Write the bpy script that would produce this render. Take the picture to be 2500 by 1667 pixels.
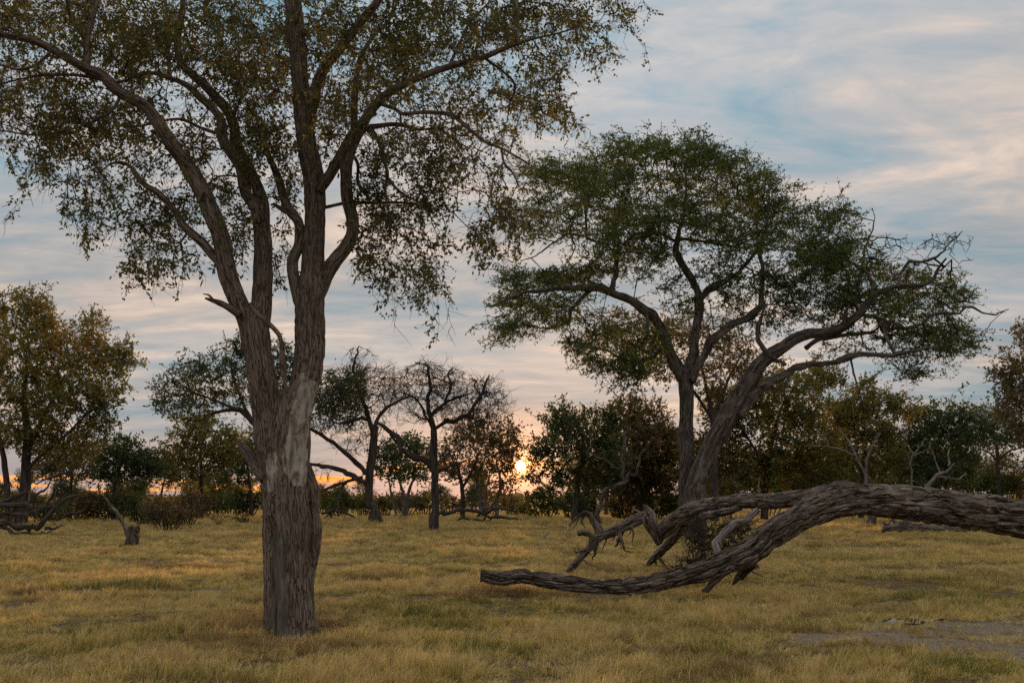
import bpy, math, random
import numpy as np
from mathutils import Vector

# ------------------------------------------------------------------ camera, sky, sun, exposure
scene = bpy.context.scene
for o in list(bpy.data.objects): bpy.data.objects.remove(o)
F = 2430.0            # focal length in photo pixels (2500 wide)
S = 2500.0 / 2352.0   # traced coordinates are on a 2352 px wide view of the photograph
HOR = 1215.0          # horizon row in photo pixels
CAMZ = 1.6
PITCH = math.atan((HOR - 833.5) / F)
cam_d = bpy.data.cameras.new('camera'); cam = bpy.data.objects.new('camera', cam_d)
scene.collection.objects.link(cam); scene.camera = cam
cam.location = (0, 0, CAMZ); cam.rotation_euler = (math.pi / 2 + PITCH, 0, 0)
cam_d.sensor_width = 36; cam_d.lens = 36 * F / 2500; cam_d.clip_end = 8000; cam_d.clip_start = 0.1
scene.render.resolution_x, scene.render.resolution_y = 1024, 682
scene.render.engine = 'CYCLES'
vs = scene.view_settings
vs.view_transform = 'Standard'; vs.look = 'None'; vs.gamma = 1; vs.use_curve_mapping = False
vs.exposure = 0.68
scene.cycles.use_denoising = False; scene.cycles.max_bounces = 5; scene.cycles.diffuse_bounces = 3; scene.cycles.transmission_bounces = 3; scene.cycles.glossy_bounces = 2

SUN_AZ = math.atan((1271 - 1250) / F); SUN_EL = math.radians(1.82)
SUN_DIR = Vector((math.sin(SUN_AZ) * math.cos(SUN_EL), math.cos(SUN_AZ) * math.cos(SUN_EL), math.sin(SUN_EL)))

class NT:
    """small helper to write node trees"""
    def __init__(s, nt): s.t = nt
    def n(s, typ, **kw):
        nd = s.t.nodes.new(typ)
        for k, v in kw.items(): setattr(nd, k, v)
        return nd
    def l(s, a, b): s.t.links.new(a, b)
    def val(s, sock, v):
        if hasattr(v, 'is_output') or hasattr(v, 'links'): s.l(v, sock)
        else: sock.default_value = v
    def math(s, op, a, b=0.0, c=0.0, clamp=False):
        nd = s.n('ShaderNodeMath', operation=op); nd.use_clamp = clamp
        for i, v in enumerate((a, b, c)): s.val(nd.inputs[i], v)
        return nd.outputs[0]
    def vec(s, op, a, b=(0, 0, 0)):
        nd = s.n('ShaderNodeVectorMath', operation=op)
        s.val(nd.inputs[0], a); s.val(nd.inputs[1], b)
        return nd.outputs['Value'] if op in ('DOT_PRODUCT', 'LENGTH') else nd.outputs[0]
    def comb(s, x, y, z):
        nd = s.n('ShaderNodeCombineXYZ')
        for i, v in enumerate((x, y, z)): s.val(nd.inputs[i], v)
        return nd.outputs[0]
    def noise(s, vec, scale, detail=4.0, rough=0.5, dist=0.0):
        nd = s.n('ShaderNodeTexNoise'); s.val(nd.inputs['Vector'], vec)
        nd.inputs['Scale'].default_value = scale; nd.inputs['Detail'].default_value = detail
        nd.inputs['Roughness'].default_value = rough; nd.inputs['Distortion'].default_value = dist
        return nd.outputs[0]
    def ramp(s, fac, stops, interp='LINEAR'):
        nd = s.n('ShaderNodeValToRGB'); s.l(fac, nd.inputs[0]); cr = nd.color_ramp; cr.interpolation = interp
        while len(cr.elements) < len(stops): cr.elements.new(0.5)
        for e, (p, c) in zip(cr.elements, stops):
            e.position = p; e.color = (c[0], c[1], c[2], 1) if hasattr(c, '__len__') else (c, c, c, 1)
        return nd.outputs[0]
    def mix(s, fac, a, b, mode='MIX'):
        nd = s.n('ShaderNodeMix', data_type='RGBA', blend_type=mode); nd.clamp_factor = True
        s.val(nd.inputs[0], fac)
        for i, v in ((6, a), (7, b)):
            if hasattr(v, 'links'): s.l(v, nd.inputs[i])
            else: nd.inputs[i].default_value = (v[0], v[1], v[2], 1)
        return nd.outputs[2]
    def mrange(s, v, a, b, c=0.0, d=1.0, smooth=True):
        nd = s.n('ShaderNodeMapRange', interpolation_type='SMOOTHSTEP' if smooth else 'LINEAR')
        s.val(nd.inputs[0], v)
        for i, x in enumerate((a, b, c, d)): nd.inputs[i + 1].default_value = x
        return nd.outputs[0]

world = bpy.data.worlds.new('World'); scene.world = world; world.use_nodes = True
W = NT(world.node_tree); world.node_tree.nodes.clear()
SKY_GAIN = 0.67
def build_sky():
    tc = W.n('ShaderNodeTexCoord').outputs['Generated']
    dv = W.vec('NORMALIZE', tc)
    sep = W.n('ShaderNodeSeparateXYZ'); W.l(dv, sep.inputs[0])
    x, y, z = sep.outputs
    zc = W.math('ADD', W.math('MAXIMUM', z, 0.0), 0.10)
    u = W.math('DIVIDE', x, zc); v = W.math('DIVIDE', y, zc)
    # clouds lie on a plane above the plain; streaks run slightly across the view
    us = W.math('ADD', W.math('MULTIPLY', u, 0.62), W.math('MULTIPLY', v, 0.30))
    p = W.comb(us, W.math('ADD', W.math('MULTIPLY', v, 1.05), W.math('MULTIPLY', u, -0.16)), 3.7)
    wz = W.n('ShaderNodeTexNoise'); W.l(p, wz.inputs['Vector']); wz.inputs['Scale'].default_value = 1.6; wz.inputs['Detail'].default_value = 3
    pw = W.vec('ADD', p, W.vec('MULTIPLY', W.vec('SUBTRACT', wz.outputs['Color'], (.5, .5, .5)), (.55, .38, .0)))
    n1 = W.noise(pw, 1.25, 8, 0.58, 0.0)
    n2 = W.noise(W.vec('ADD', pw, (7.3, 2.1, 5.0)), 3.4, 8, 0.62, 0.0)
    n3 = W.noise(W.vec('ADD', p, (1.3, 9.1, 1.0)), 0.55, 3, 0.5, 0.2)
    n5 = W.noise(W.vec('ADD', pw, (3.3, 4.1, 8.0)), 9.0, 6, 0.62, 0.0)
    k = W.math('ADD', W.math('ADD', W.math('MULTIPLY', n1, 0.50), W.math('MULTIPLY', n2, 0.36)), W.math('MULTIPLY', n5, 0.14))
    cloud = W.ramp(k, [(0.38, (0.18, 0.295, 0.37)), (0.44, (0.265, 0.35, 0.40)), (0.485, (0.36, 0.385, 0.41)),
                       (0.535, (0.46, 0.44, 0.43)), (0.575, (0.60, 0.505, 0.45)), (0.65, (0.84, 0.67, 0.54))])
    shade = W.math('MULTIPLY', W.mrange(n3, 0.3, 0.7, 0.86, 1.10), W.math('ADD', W.math('MULTIPLY', W.math('MAXIMUM', z, 0.0), 1.0), 0.92))
    cloud = W.vec('MULTIPLY', cloud, W.comb(shade, shade, shade))
    # mauve pink air low over the horizon
    low = W.mrange(z, 0.0, 0.11, 0.50, 0.0)
    cloud = W.mix(low, cloud, (0.475, 0.415, 0.41))
    # clear sky behind the cloud sheet
    sky = W.n('ShaderNodeTexSky', sky_type='NISHITA'); sky.sun_disc = False
    sky.sun_elevation = SUN_EL; sky.sun_rotation = SUN_AZ
    clear = W.vec('MULTIPLY', sky.outputs[0], (0.1, 0.1, 0.1))
    col = W.mix(0.88, clear, cloud)
    # gold slit of open sky under the cloud deck around the setting sun
    az = W.math('ARCTAN2', x, y)
    nb = W.noise(W.comb(W.math('MULTIPLY', az, 9.0), W.math('MULTIPLY', z, 190.0), 0.0), 1.0, 4, 0.6, 0.3)
    # the slit climbs and narrows from the left towards the sun
    tl = W.mrange(az, -0.22, -0.06)
    zc0 = W.math('ADD', W.math('MULTIPLY', tl, 0.0215), 0.0115)
    zw = W.math('ADD', W.math('MULTIPLY', tl, -0.0065), 0.0095)
    rel = W.math('DIVIDE', W.math('ABSOLUTE', W.math('SUBTRACT', z, zc0)), zw)
    band = W.mrange(rel, 0.55, 1.1, 1.0, 0.0)
    side = W.math('MULTIPLY', W.mrange(az, -0.62, -0.40), W.mrange(az, 0.04, 0.09, 1.0, 0.0))
    gold = W.math('MULTIPLY', W.math('MULTIPLY', band, side), W.mrange(nb, 0.42, 0.62), clamp=True)
    col = W.mix(gold, col, (1.45, 0.50, 0.06))
    # sun disc and its aureole
    dt = W.vec('DOT_PRODUCT', dv, tuple(SUN_DIR))
    ang = W.math('ARCCOSINE', W.math('MINIMUM', dt, 1.0))
    glow = W.math('MULTIPLY', W.math('EXPONENT', W.math('MULTIPLY', ang, -1 / 0.0135)), 3.0)
    glow2 = W.math('MULTIPLY', W.math('EXPONENT', W.math('MULTIPLY', ang, -1 / 0.05)), 0.06)
    gsum = W.math('ADD', glow, glow2)
    col = W.vec('ADD', col, W.vec('MULTIPLY', W.comb(gsum, gsum, gsum), (1.0, 0.30, 0.02)))
    disc = W.mrange(ang, math.radians(0.25), math.radians(0.30), 1.0, 0.0)
    col = W.vec('ADD', col, W.vec('MULTIPLY', W.comb(disc, disc, disc), (30.0, 19.0, 7.0)))
    bg = W.n('ShaderNodeBackground'); W.l(col, bg.inputs[0]); bg.inputs[1].default_value = SKY_GAIN
    out = W.n('ShaderNodeOutputWorld'); W.l(bg.outputs[0], out.inputs[0])
build_sky()

sun_d = bpy.data.lights.new('sun', 'SUN'); sun_d.energy = 3.0; sun_d.angle = math.radians(0.6); sun_d.color = (1.0, 0.55, 0.25)
sun = bpy.data.objects.new('sun', sun_d); scene.collection.objects.link(sun)
sun.rotation_euler = (-SUN_DIR).to_track_quat('-Z', 'Y').to_euler()

# ------------------------------------------------------------------ pixel -> place
def ray(x, y):
    """direction (with unit depth) of traced pixel arrays"""
    x = np.asarray(x, float); y = np.asarray(y, float)
    cx = (x * S - 1250) / F; cy = (833.5 - y * S) / F
    cp, sp = math.cos(PITCH), math.sin(PITCH)
    dy = cp - cy * sp; dz = sp + cy * cp
    return cx / dy, dz / dy
def at(x, y, d):
    rx, rz = ray(x, y); d = np.asarray(d, float)
    return np.stack(np.broadcast_arrays(rx * d, d + 0 * rx, CAMZ + rz * d), -1)
def ground_at(x, y):
    rx, rz = ray(x, y); d = -CAMZ / rz
    return np.array([float(rx * d), float(d), 0.0])
PX = S / F        # metres per traced pixel at 1 m

# ------------------------------------------------------------------ noise and mesh helpers
def _hash(i, seed):
    i = (i.astype(np.int64) + seed * 7919) & 0x7fffffff
    i = (i ^ 61) ^ (i >> 16); i = (i * 9) & 0x7fffffff; i = i ^ (i >> 4)
    i = (i * 0x27d4eb2d) & 0x7fffffff; i = i ^ (i >> 15)
    return (i & 0xffff) / 65535.0
def vnoise(p, seed=0):
    p = np.asarray(p, float); f = np.floor(p); t = p - f; t = t * t * (3 - 2 * t); i = f.astype(np.int64)
    r = 0
    for a in (0, 1):
        for b in (0, 1):
            for c in (0, 1):
                w = (t[..., 0] if a else 1 - t[..., 0]) * (t[..., 1] if b else 1 - t[..., 1]) * (t[..., 2] if c else 1 - t[..., 2])
                r = r + w * _hash((i[..., 0] + a) * 73856093 ^ (i[..., 1] + b) * 19349663 ^ (i[..., 2] + c) * 83492791, seed)
    return r * 2 - 1
def fbm(p, seed=0, oct=3):
    r = 0; a = 1.0
    for o in range(oct): r = r + a * vnoise(np.asarray(p) * 2 ** o, seed + o); a *= 0.5
    return r

def link(name, data, parent=None):
    o = bpy.data.objects.new(name, data); scene.collection.objects.link(o)
    if parent is not None: o.parent = parent
    return o
def tag(o, label=None, cat=None, group=None, kind=None):
    if label: o['label'] = label
    if cat: o['category'] = cat
    if group: o['group'] = group
    if kind: o['kind'] = kind
    return o
def thing(name, label, cat, loc=(0, 0, 0), group=None):
    o = link(name, None); o.location = [float(c) for c in loc]; o.empty_display_size = 0.2
    return tag(o, label, cat, group)

def make_mesh(name, verts, faces, mat, smooth=True, pattr={}, fattr={}):
    """verts Nx3, faces: list of int arrays (Mx3 / Mx4), attributes float or vector"""
    me = bpy.data.meshes.new(name)
    verts = np.asarray(verts, np.float32); me.vertices.add(len(verts)); me.vertices.foreach_set('co', verts.ravel())
    loops = np.concatenate([f.ravel() for f in faces]).astype(np.int32)
    sizes = np.concatenate([np.full(len(f), f.shape[1], np.int32) for f in faces])
    starts = np.concatenate([[0], np.cumsum(sizes)[:-1]]).astype(np.int32)
    me.loops.add(len(loops)); me.loops.foreach_set('vertex_index', loops)
    me.polygons.add(len(sizes)); me.polygons.foreach_set('loop_start', starts)
    me.polygons.foreach_set('use_smooth', np.full(len(sizes), smooth, bool))
    for dom, dct in (('POINT', pattr), ('FACE', fattr)):
        for k, v in dct.items():
            v = np.asarray(v, np.float32)
            if v.ndim == 1:
                a = me.attributes.new(k, 'FLOAT', dom); a.data.foreach_set('value', v)
            else:
                a = me.attributes.new(k, 'FLOAT_VECTOR', dom); a.data.foreach_set('vector', v.ravel())
    me.update(); me.validate()
    me.materials.append(mat)
    return me

def catmull(P, n):
    """resample rows of P (K x C) to n rows along a Catmull-Rom curve, spaced by the first two columns"""
    P = np.asarray(P, float)
    if len(P) == 2: P = np.array([P[0], (P[0] + P[1]) / 2, P[1]])
    seg = np.hypot(*(np.diff(P[:, :2], axis=0).T)) if P.shape[1] == 4 else np.linalg.norm(np.diff(P[:, :3], axis=0), axis=1)
    t = np.concatenate([[0], np.cumsum(np.maximum(seg, 1e-6))])
    Q = np.vstack([2 * P[0] - P[1], P, 2 * P[-1] - P[-2]])
    s = np.linspace(0, t[-1], n); k = np.clip(np.searchsorted(t, s, 'right') - 1, 0, len(P) - 2)
    u = ((s - t[k]) / (t[k + 1] - t[k]))[:, None]
    a, b, c, d = Q[k], Q[k + 1], Q[k + 2], Q[k + 3]
    return 0.5 * (2 * b + (c - a) * u + (2 * a - 5 * b + 4 * c - d) * u * u + (3 * b - a - 3 * c + d) * u ** 3)

def tube(C, R, nseg=16, amp=0.05, freq=6.0, seed=0, fine=0.0, cap=True, shape=None, twist=0.0, ridge=(.045, .38), finemask=None):
    """bark covered tube through centres C (n x 3) with radii R: verts, quads, tris, bark coords, angle, length"""
    n = len(C); T = np.gradient(C, axis=0); T /= np.linalg.norm(T, axis=1)[:, None] + 1e-9
    N = np.zeros_like(C); ref = np.array([0.0, -1.0, 0.0])
    v = ref - T[0] * (ref @ T[0])
    if np.linalg.norm(v) < 0.1: v = np.array([1.0, 0, 0]) - T[0] * T[0][0]
    N[0] = v / np.linalg.norm(v)
    for i in range(1, n):
        v = N[i - 1] - T[i] * (N[i - 1] @ T[i]); N[i] = v / (np.linalg.norm(v) + 1e-9)
    B = np.cross(T, N)
    L = np.concatenate([[0], np.cumsum(np.linalg.norm(np.diff(C, axis=0), axis=1))])
    a = np.linspace(0, 2 * np.pi, nseg, endpoint=False)
    A, LL = np.meshgrid(a, L); RR = np.repeat(R[:, None], nseg, 1)
    AT = A + twist * LL
    k = max(R.mean(), 1e-3)
    pn = np.stack([np.cos(AT) * freq * .5, np.sin(AT) * freq * .5, LL / k * .35], -1)
    f = 1 + amp * (0.6 * fbm(pn, seed, 2) + 0.8 * vnoise(np.stack([np.cos(A) * 1.2, np.sin(A) * 1.2, LL / k * .25], -1), seed + 9))
    if fine > 0:      # sharp longitudinal bark ridges
        q = np.stack([np.cos(AT) * R.mean() / ridge[0], np.sin(AT) * R.mean() / ridge[0], LL / ridge[1]], -1)
        q[..., :2] += .8 * np.stack([vnoise(np.stack([np.cos(AT) * 2, np.sin(AT) * 2 + 3, LL / (ridge[1] * .5)], -1), seed + 4), vnoise(np.stack([np.cos(AT) * 2, np.sin(AT) * 2 + 9, LL / (ridge[1] * .5)], -1), seed + 5)], -1)
        r1 = np.abs(vnoise(q, seed + 20)); r2 = np.abs(vnoise(q * 1.9 + 5, seed + 21))
        rg = 1.3 - 1.76 * np.exp(-r1 * 5) - .6 * np.exp(-r2 * 6)
        f = f + (fine / np.maximum(RR, fine * 2)) * (rg - rg.mean() - .25) * (1 if finemask is None else finemask(A, LL / L[-1]))
    if shape is not None: f = f * shape(A, LL / L[-1])
    rad = RR * f
    V = C[:, None, :] + rad[..., None] * (np.cos(A)[..., None] * N[:, None, :] + np.sin(A)[..., None] * B[:, None, :])
    idx = np.arange(n * nseg).reshape(n, nseg)
    q = np.stack([idx[:-1], np.roll(idx[:-1], -1, 1), np.roll(idx[1:], -1, 1), idx[1:]], -1).reshape(-1, 4)
    V = V.reshape(-1, 3)
    bk = np.stack([np.cos(AT) * k, np.sin(AT) * k, LL], -1).reshape(-1, 3)
    tris = np.zeros((0, 3), int)
    if cap:
        V = np.vstack([V, C[0] + T[0] * R[0] * .25, C[-1] + T[-1] * R[-1] * .5]); bk = np.vstack([bk, bk[0] * 0, bk[-1] * [0, 0, 1]])
        e0, e1 = n * nseg, n * nseg + 1
        tris = np.vstack([np.stack([np.full(nseg, e0), np.roll(idx[0], -1), idx[0]], -1),
                          np.stack([np.full(nseg, e1), idx[-1], np.roll(idx[-1], -1)], -1)])
    return V, q, tris, bk, A, LL

# ------------------------------------------------------------------ materials
def new_mat(name):
    m = bpy.data.materials.new(name); m.use_nodes = True; m.node_tree.nodes.clear(); return m, NT(m.node_tree)
def finish(T, shader):
    o = T.n('ShaderNodeOutputMaterial'); T.l(shader, o.inputs[0])
def pbsdf(T, col, rough=0.9, normal=None, spec=0.15):
    b = T.n('ShaderNodeBsdfPrincipled'); T.val(b.inputs['Base Color'], col) if hasattr(col, 'links') else setattr(b.inputs['Base Color'], 'default_value', (*col, 1))
    T.val(b.inputs['Roughness'], rough); b.inputs['Specular IOR Level'].default_value = spec
    if normal is not None: T.l(normal, b.inputs['Normal'])
    return b.outputs[0]
def bark_mat(name, dark, mid, light, scale=1.0, bump=0.012, lichen=0.25, bare=None, cross=0.0):
    m, T = new_mat(name)
    at_ = T.n('ShaderNodeAttribute', attribute_name='bk').outputs['Vector']
    warp = T.n('ShaderNodeTexNoise'); T.l(T.vec('MULTIPLY', at_, (1, 1, .8)), warp.inputs['Vector']); warp.inputs['Scale'].default_value = 7 * scale; warp.inputs['Detail'].default_value = 3
    p = T.vec('ADD', T.vec('MULTIPLY', at_, (1, 1, 0.10)), T.vec('MULTIPLY', T.vec('SUBTRACT', warp.outputs['Color'], (.5, .5, .5)), (.05 / scale, .05 / scale, .01)))
    n1 = T.noise(p, 44 * scale, 5, 0.65, 0.0)
    n2 = T.noise(at_, 5 * scale, 4, 0.55, 0.4)
    n0 = T.noise(T.vec('ADD', p, (5, 1, 2)), 20 * scale, 2, 0.5, 0.0)
    fur = T.mrange(T.math('ABSOLUTE', T.math('SUBTRACT', n0, 0.5)), 0.0, 0.06)
    h = T.math('ADD', T.math('MULTIPLY', fur, 0.7), T.math('MULTIPLY', n1, 0.6))
    k = T.math('ADD', T.math('MULTIPLY', fur, 0.30), T.math('MULTIPLY', n1, 0.62))
    col = T.ramp(k, [(0.26, dark), (0.56, mid), (0.80, light)])
    if cross > 0:
        nx = T.noise(T.vec('ADD', T.vec('MULTIPLY', at_, (1, 1, .55)), T.vec('MULTIPLY', warp.outputs['Color'], (.08, .08, .08))), 15 * scale, 3, .55, .3)
        cr = T.math('MULTIPLY', T.mrange(T.math('ABSOLUTE', T.math('SUBTRACT', nx, .5)), .0, .03, 1.0, 0.0), cross)
        col = T.mix(cr, col, dark); h = T.math('SUBTRACT', h, T.math('MULTIPLY', cr, .6))
        pl = T.mrange(T.noise(T.vec('MULTIPLY', at_, (1, 1, .4)), 9 * scale, 3, .5), .52, .66, 0, .5)
        col = T.mix(pl, col, tuple(c * .8 for c in light))
    geo = T.n('ShaderNodeNewGeometry')
    big = T.noise(geo.outputs['Position'], 2.2, 3, 0.5)
    col = T.mix(T.mrange(big, 0.4, 0.7, 0, .55), col, tuple(c * .62 for c in mid))
    li = T.mrange(T.noise(geo.outputs['Position'], 26, 3, 0.6), 0.60, 0.70, 0.0, lichen)
    col = T.mix(li, col, (0.26, 0.28, 0.23))
    if bare is not None:
        ba = T.n('ShaderNodeAttribute', attribute_name='bare').outputs['Fac']
        bn = T.noise(T.vec('MULTIPLY', at_, (1, 1, .1)), 20, 5, .6, .3)
        bn2 = T.noise(T.vec('MULTIPLY', at_, (1, 1, .45)), 9, 5, .65, 1.2)
        bc = T.ramp(T.math('ADD', T.math('MULTIPLY', bn, .55), T.math('MULTIPLY', bn2, .5)), [(0.38, (.075, .05, .034)), (0.47, (.19, .145, .105)), (0.56, tuple(c * .85 for c in bare)), (0.68, tuple(c * 1.15 for c in bare))])
        edge = T.mrange(T.math('ADD', ba, T.math('MULTIPLY', T.math('SUBTRACT', n2, .5), .7)), 0.38, 0.58)
        col = T.mix(edge, col, bc)
        ho = T.n('ShaderNodeAttribute', attribute_name='hol').outputs['Fac']
        hc = T.ramp(bn, [(.35, (.055, .044, .036)), (.6, (.19, .155, .125)), (.75, (.31, .26, .215))])
        he = T.mrange(ho, .35, .65)
        col = T.mix(he, col, hc); edge = T.math('MAXIMUM', edge, he)
        h = T.math('ADD', T.math('MULTIPLY', h, T.math('SUBTRACT', 1.0, T.math('MULTIPLY', edge, .85))), T.math('MULTIPLY', T.math('MULTIPLY', bn, edge), .35))
    bp = T.n('ShaderNodeBump'); bp.inputs['Strength'].default_value = 0.9; bp.inputs['Distance'].default_value = bump; T.l(h, bp.inputs['Height'])
    finish(T, pbsdf(T, col, 0.92, bp.outputs[0])); return m
def leaf_mat(name, stops, trans=0.3):
    m, T = new_mat(name)
    r = T.n('ShaderNodeAttribute', attribute_name='rnd').outputs['Fac']
    col = T.ramp(r, stops)
    d = T.n('ShaderNodeBsdfDiffuse'); T.l(col, d.inputs[0])
    t = T.n('ShaderNodeBsdfTranslucent'); T.l(T.vec('MULTIPLY', col, (1.15, 1.05, .7)), t.inputs[0])
    mx = T.n('ShaderNodeMixShader'); mx.inputs[0].default_value = trans; T.l(d.outputs[0], mx.inputs[1]); T.l(t.outputs[0], mx.inputs[2])
    finish(T, mx.outputs[0]); return m
def twig_mat(name, col):
    m, T = new_mat(name); g = T.n('ShaderNodeNewGeometry')
    n = T.noise(g.outputs['Position'], 9, 3, .6)
    finish(T, pbsdf(T, T.mix(T.mrange(n, .35, .65), tuple(c * .6 for c in col), tuple(c * 1.3 for c in col)), .9)); return m

M = {}
M['barkA'] = bark_mat('brown_bark', (0.024, 0.017, 0.013), (0.175, 0.122, 0.090), (0.37, 0.285, 0.225), 1.7, 0.016, 0.15, bare=(0.44, 0.385, 0.315))
M['barkB'] = bark_mat('acacia_bark', (0.016, 0.012, 0.010), (0.105, 0.079, 0.062), (0.30, 0.25, 0.21), 0.45, 0.03, 0.45, cross=.6)
M['barkL'] = bark_mat('log_bark', (0.007, 0.005, 0.004), (0.145, 0.105, 0.082), (0.42, 0.335, 0.275), 0.62, 0.04, 0.3, cross=.4)
M['barkG'] = bark_mat('grey_dead_wood', (0.05, 0.042, 0.036), (0.2, 0.17, 0.145), (0.36, 0.32, 0.285), 0.6, 0.01, 0.1)
M['barkD'] = bark_mat('dark_bark', (0.02, 0.015, 0.012), (0.075, 0.056, 0.044), (0.15, 0.12, 0.1), 0.3, 0.03, 0.2)
M['twigA'] = twig_mat('brown_twig', (0.085, 0.062, 0.047))
M['twigD'] = twig_mat('dark_twig', (0.06, 0.046, 0.038))
M['twigG'] = twig_mat('grey_twig', (0.15, 0.12, 0.1))
M['leafA'] = leaf_mat('broad_leaf', [(0.0, (0.069, 0.090, 0.030)), (0.42, (0.131, 0.140, 0.045)), (0.72, (0.188, 0.163, 0.053)), (0.92, (0.288, 0.181, 0.053)), (1.0, (0.450, 0.263, 0.062))], .35)
M['leafB'] = leaf_mat('acacia_leaf', [(0.0, (0.040, 0.072, 0.026)), (0.45, (0.098, 0.142, 0.042)), (0.85, (0.165, 0.19, 0.055)), (1.0, (0.22, 0.19, 0.06))], .35)
M['leafDark'] = leaf_mat('dark_green_leaf', [(0.0, (0.034, 0.053, 0.028)), (0.5, (0.076, 0.101, 0.044)), (1.0, (0.149, 0.155, 0.063))], .25)
M['leafOlive'] = leaf_mat('olive_leaf', [(0.0, (0.079, 0.095, 0.032)), (0.45, (0.165, 0.161, 0.048)), (0.75, (0.264, 0.205, 0.059)), (1.0, (0.422, 0.264, 0.079))], .3)
M['leafBrown'] = leaf_mat('brown_leaf', [(0.0, (0.074, 0.065, 0.031)), (0.5, (0.162, 0.123, 0.056)), (1.0, (0.302, 0.213, 0.090))], .3)
M['leafGreen'] = leaf_mat('shrub_leaf', [(0.0, (0.055, 0.083, 0.022)), (0.5, (0.099, 0.132, 0.033)), (1.0, (0.176, 0.176, 0.055))], .3)

# ------------------------------------------------------------------ tree builder
class Tree:
    """limbs traced in view pixels at a depth; twigs grown to attractors inside crown clumps; leaves on the twig ends"""
    def __init__(s, name, label, cat, x, d, group=None, seed=1):
        s.d = d; s.rng = np.random.default_rng(seed); s.seed = seed
        p = at(x, 1143, d); s.base = np.array([float(p[0]), d, 0.0])
        s.root = thing(name, label, cat, s.base, group)
        s.gap = 0; s.gapf = 1.0; s.O = {}; s.L = {}; s.nodes = []; s.nrad = []; s.att = []
    def limb(s, key, pts, parent=None, dz=(0, 0), part='limb', mat='barkB', nseg=12, amp=.09, freq=5, fine=0., attach=(0, 1), step=None, shape=None,
             wig=.0, bare=None, label=None, twist=0., abs_d=None, ridge=(.045, .38), kink=0., finemask=None):
        P = np.array(pts, float)
        if parent is not None:
            q = s.L[parent]; i = np.argmin(np.hypot(q[:, 0] - P[0, 0], q[:, 1] - P[0, 1])); d0 = q[i, 3] + dz[0]
        else: d0 = s.d + dz[0]
        seg = np.hypot(*(np.diff(P[:, :2], axis=0).T)); t = np.concatenate([[0], np.cumsum(seg)]) / seg.sum()
        if abs_d is not None: dd = np.array(abs_d, float) if len(abs_d) == len(P) else np.interp(t, np.linspace(0, 1, len(abs_d)), abs_d)
        else: dd = d0 + (dz[1]) * t ** 1.2
        P4 = np.column_stack([P, dd])
        px = PX * s.d; w = max(np.mean(P[:, 2]) * px, .01)
        st = step or max(.35 * w, .03)
        n = int(np.clip(seg.sum() * px / st, 6, 700))
        Q = catmull(P4, n)
        if kink > 0:
            tq = np.linspace(0, 1, n)
            m_ = max(4, int(seg.sum() / (np.mean(P[:, 2]) * 2.2))); tk = np.sort(np.concatenate([[0, 1], s.rng.random(m_)])); Kp = np.column_stack([np.interp(tk, tq, Q[:, c_]) for c_ in range(4)])
            Kp[1:-1, :2] += s.rng.normal(size=(len(tk) - 2, 2)) * np.mean(P[:, 2]) * kink; Kp[1:-1, 2] *= 1 + s.rng.normal(size=len(tk) - 2) * .12
            Q = np.column_stack([np.interp(tq, tk, Kp[:, c_]) for c_ in range(4)])
        Q[:, 2] = np.maximum(Q[:, 2], .6)
        C = at(Q[:, 0], Q[:, 1], Q[:, 3]); R = Q[:, 2] * .5 * PX * Q[:, 3]
        if wig > 0:
            tt = np.linspace(0, 1, n) * seg.sum() * px / (w * 6)
            fade = np.clip(np.linspace(0, 1, n) * 6, 0, 1)
            for ax in range(3): C[:, ax] += wig * w * fade * (vnoise(np.column_stack([tt, tt * 0 + ax * 7.7, tt * 0 + s.seed]), s.seed + len(s.L)) + .55 * vnoise(np.column_stack([tt * 3.1, tt * 0 + ax * 3.3, tt * 0 + s.seed]), s.seed + len(s.L) + 5))
        s.L[key] = Q
        V, q, tr, bk, A, LL = tube(C, R, nseg, amp, freq, s.seed * 13 + len(s.L), fine, True, shape, twist, ridge, finemask)
        pa = {'bk': bk + np.array([s.seed * 1.7 + len(s.L) * .37, 0, 0])}
        if bare is not None:
            for kk, msk in bare(A, LL / LL[-1, 0], V[:-2]).items(): pa[kk] = np.concatenate([msk.ravel(), [0, 0]])
        me = make_mesh(part, V - s.base, [q, tr], M[mat], True, pa)
        up_ = s.root      # broken bits belong to the limb they stick out of
        if parent is not None and part in ('splinter', 'broken_stub', 'dead_twig') and s.O[parent].parent is s.root: up_ = s.O[parent]
        o = link(part, me, up_); s.O[key] = o
        if label: o['label'] = label
        k0, k1 = int(attach[0] * n), max(int(attach[1] * n), int(attach[0] * n) + 1)
        if attach[1] > 0:
            stp = max(1, int(.12 * s.d / 12 / max(seg.sum() * px / n, 1e-4)))
            for i in range(k0, min(k1, n), stp): s.nodes.append(C[i]); s.nrad.append(R[i])
        return o
    def clump(s, cx, cy, rx, ry, n, dz=0.0, depth=1.0, spread=None):
        """n attractor points in an ellipsoid seen at (cx, cy)"""
        u = s.rng.normal(size=(n, 3)); u /= np.linalg.norm(u, axis=1)[:, None]
        r = s.rng.random(n) ** (1 / 3.2); u *= r[:, None]
        dd = s.d + dz + u[:, 2] * rx * PX * s.d * depth
        A_ = at(cx + u[:, 0] * rx, cy + u[:, 1] * ry, dd)
        if s.gap > 0: A_ = A_[vnoise(A_ * s.gapf, s.seed + 40) + .35 * vnoise(A_ * s.gapf * 2.3, s.seed + 41) + s.rng.normal(size=len(A_)) * .12 > s.gap - .62]
        if len(A_): s.att.append(A_)
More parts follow.
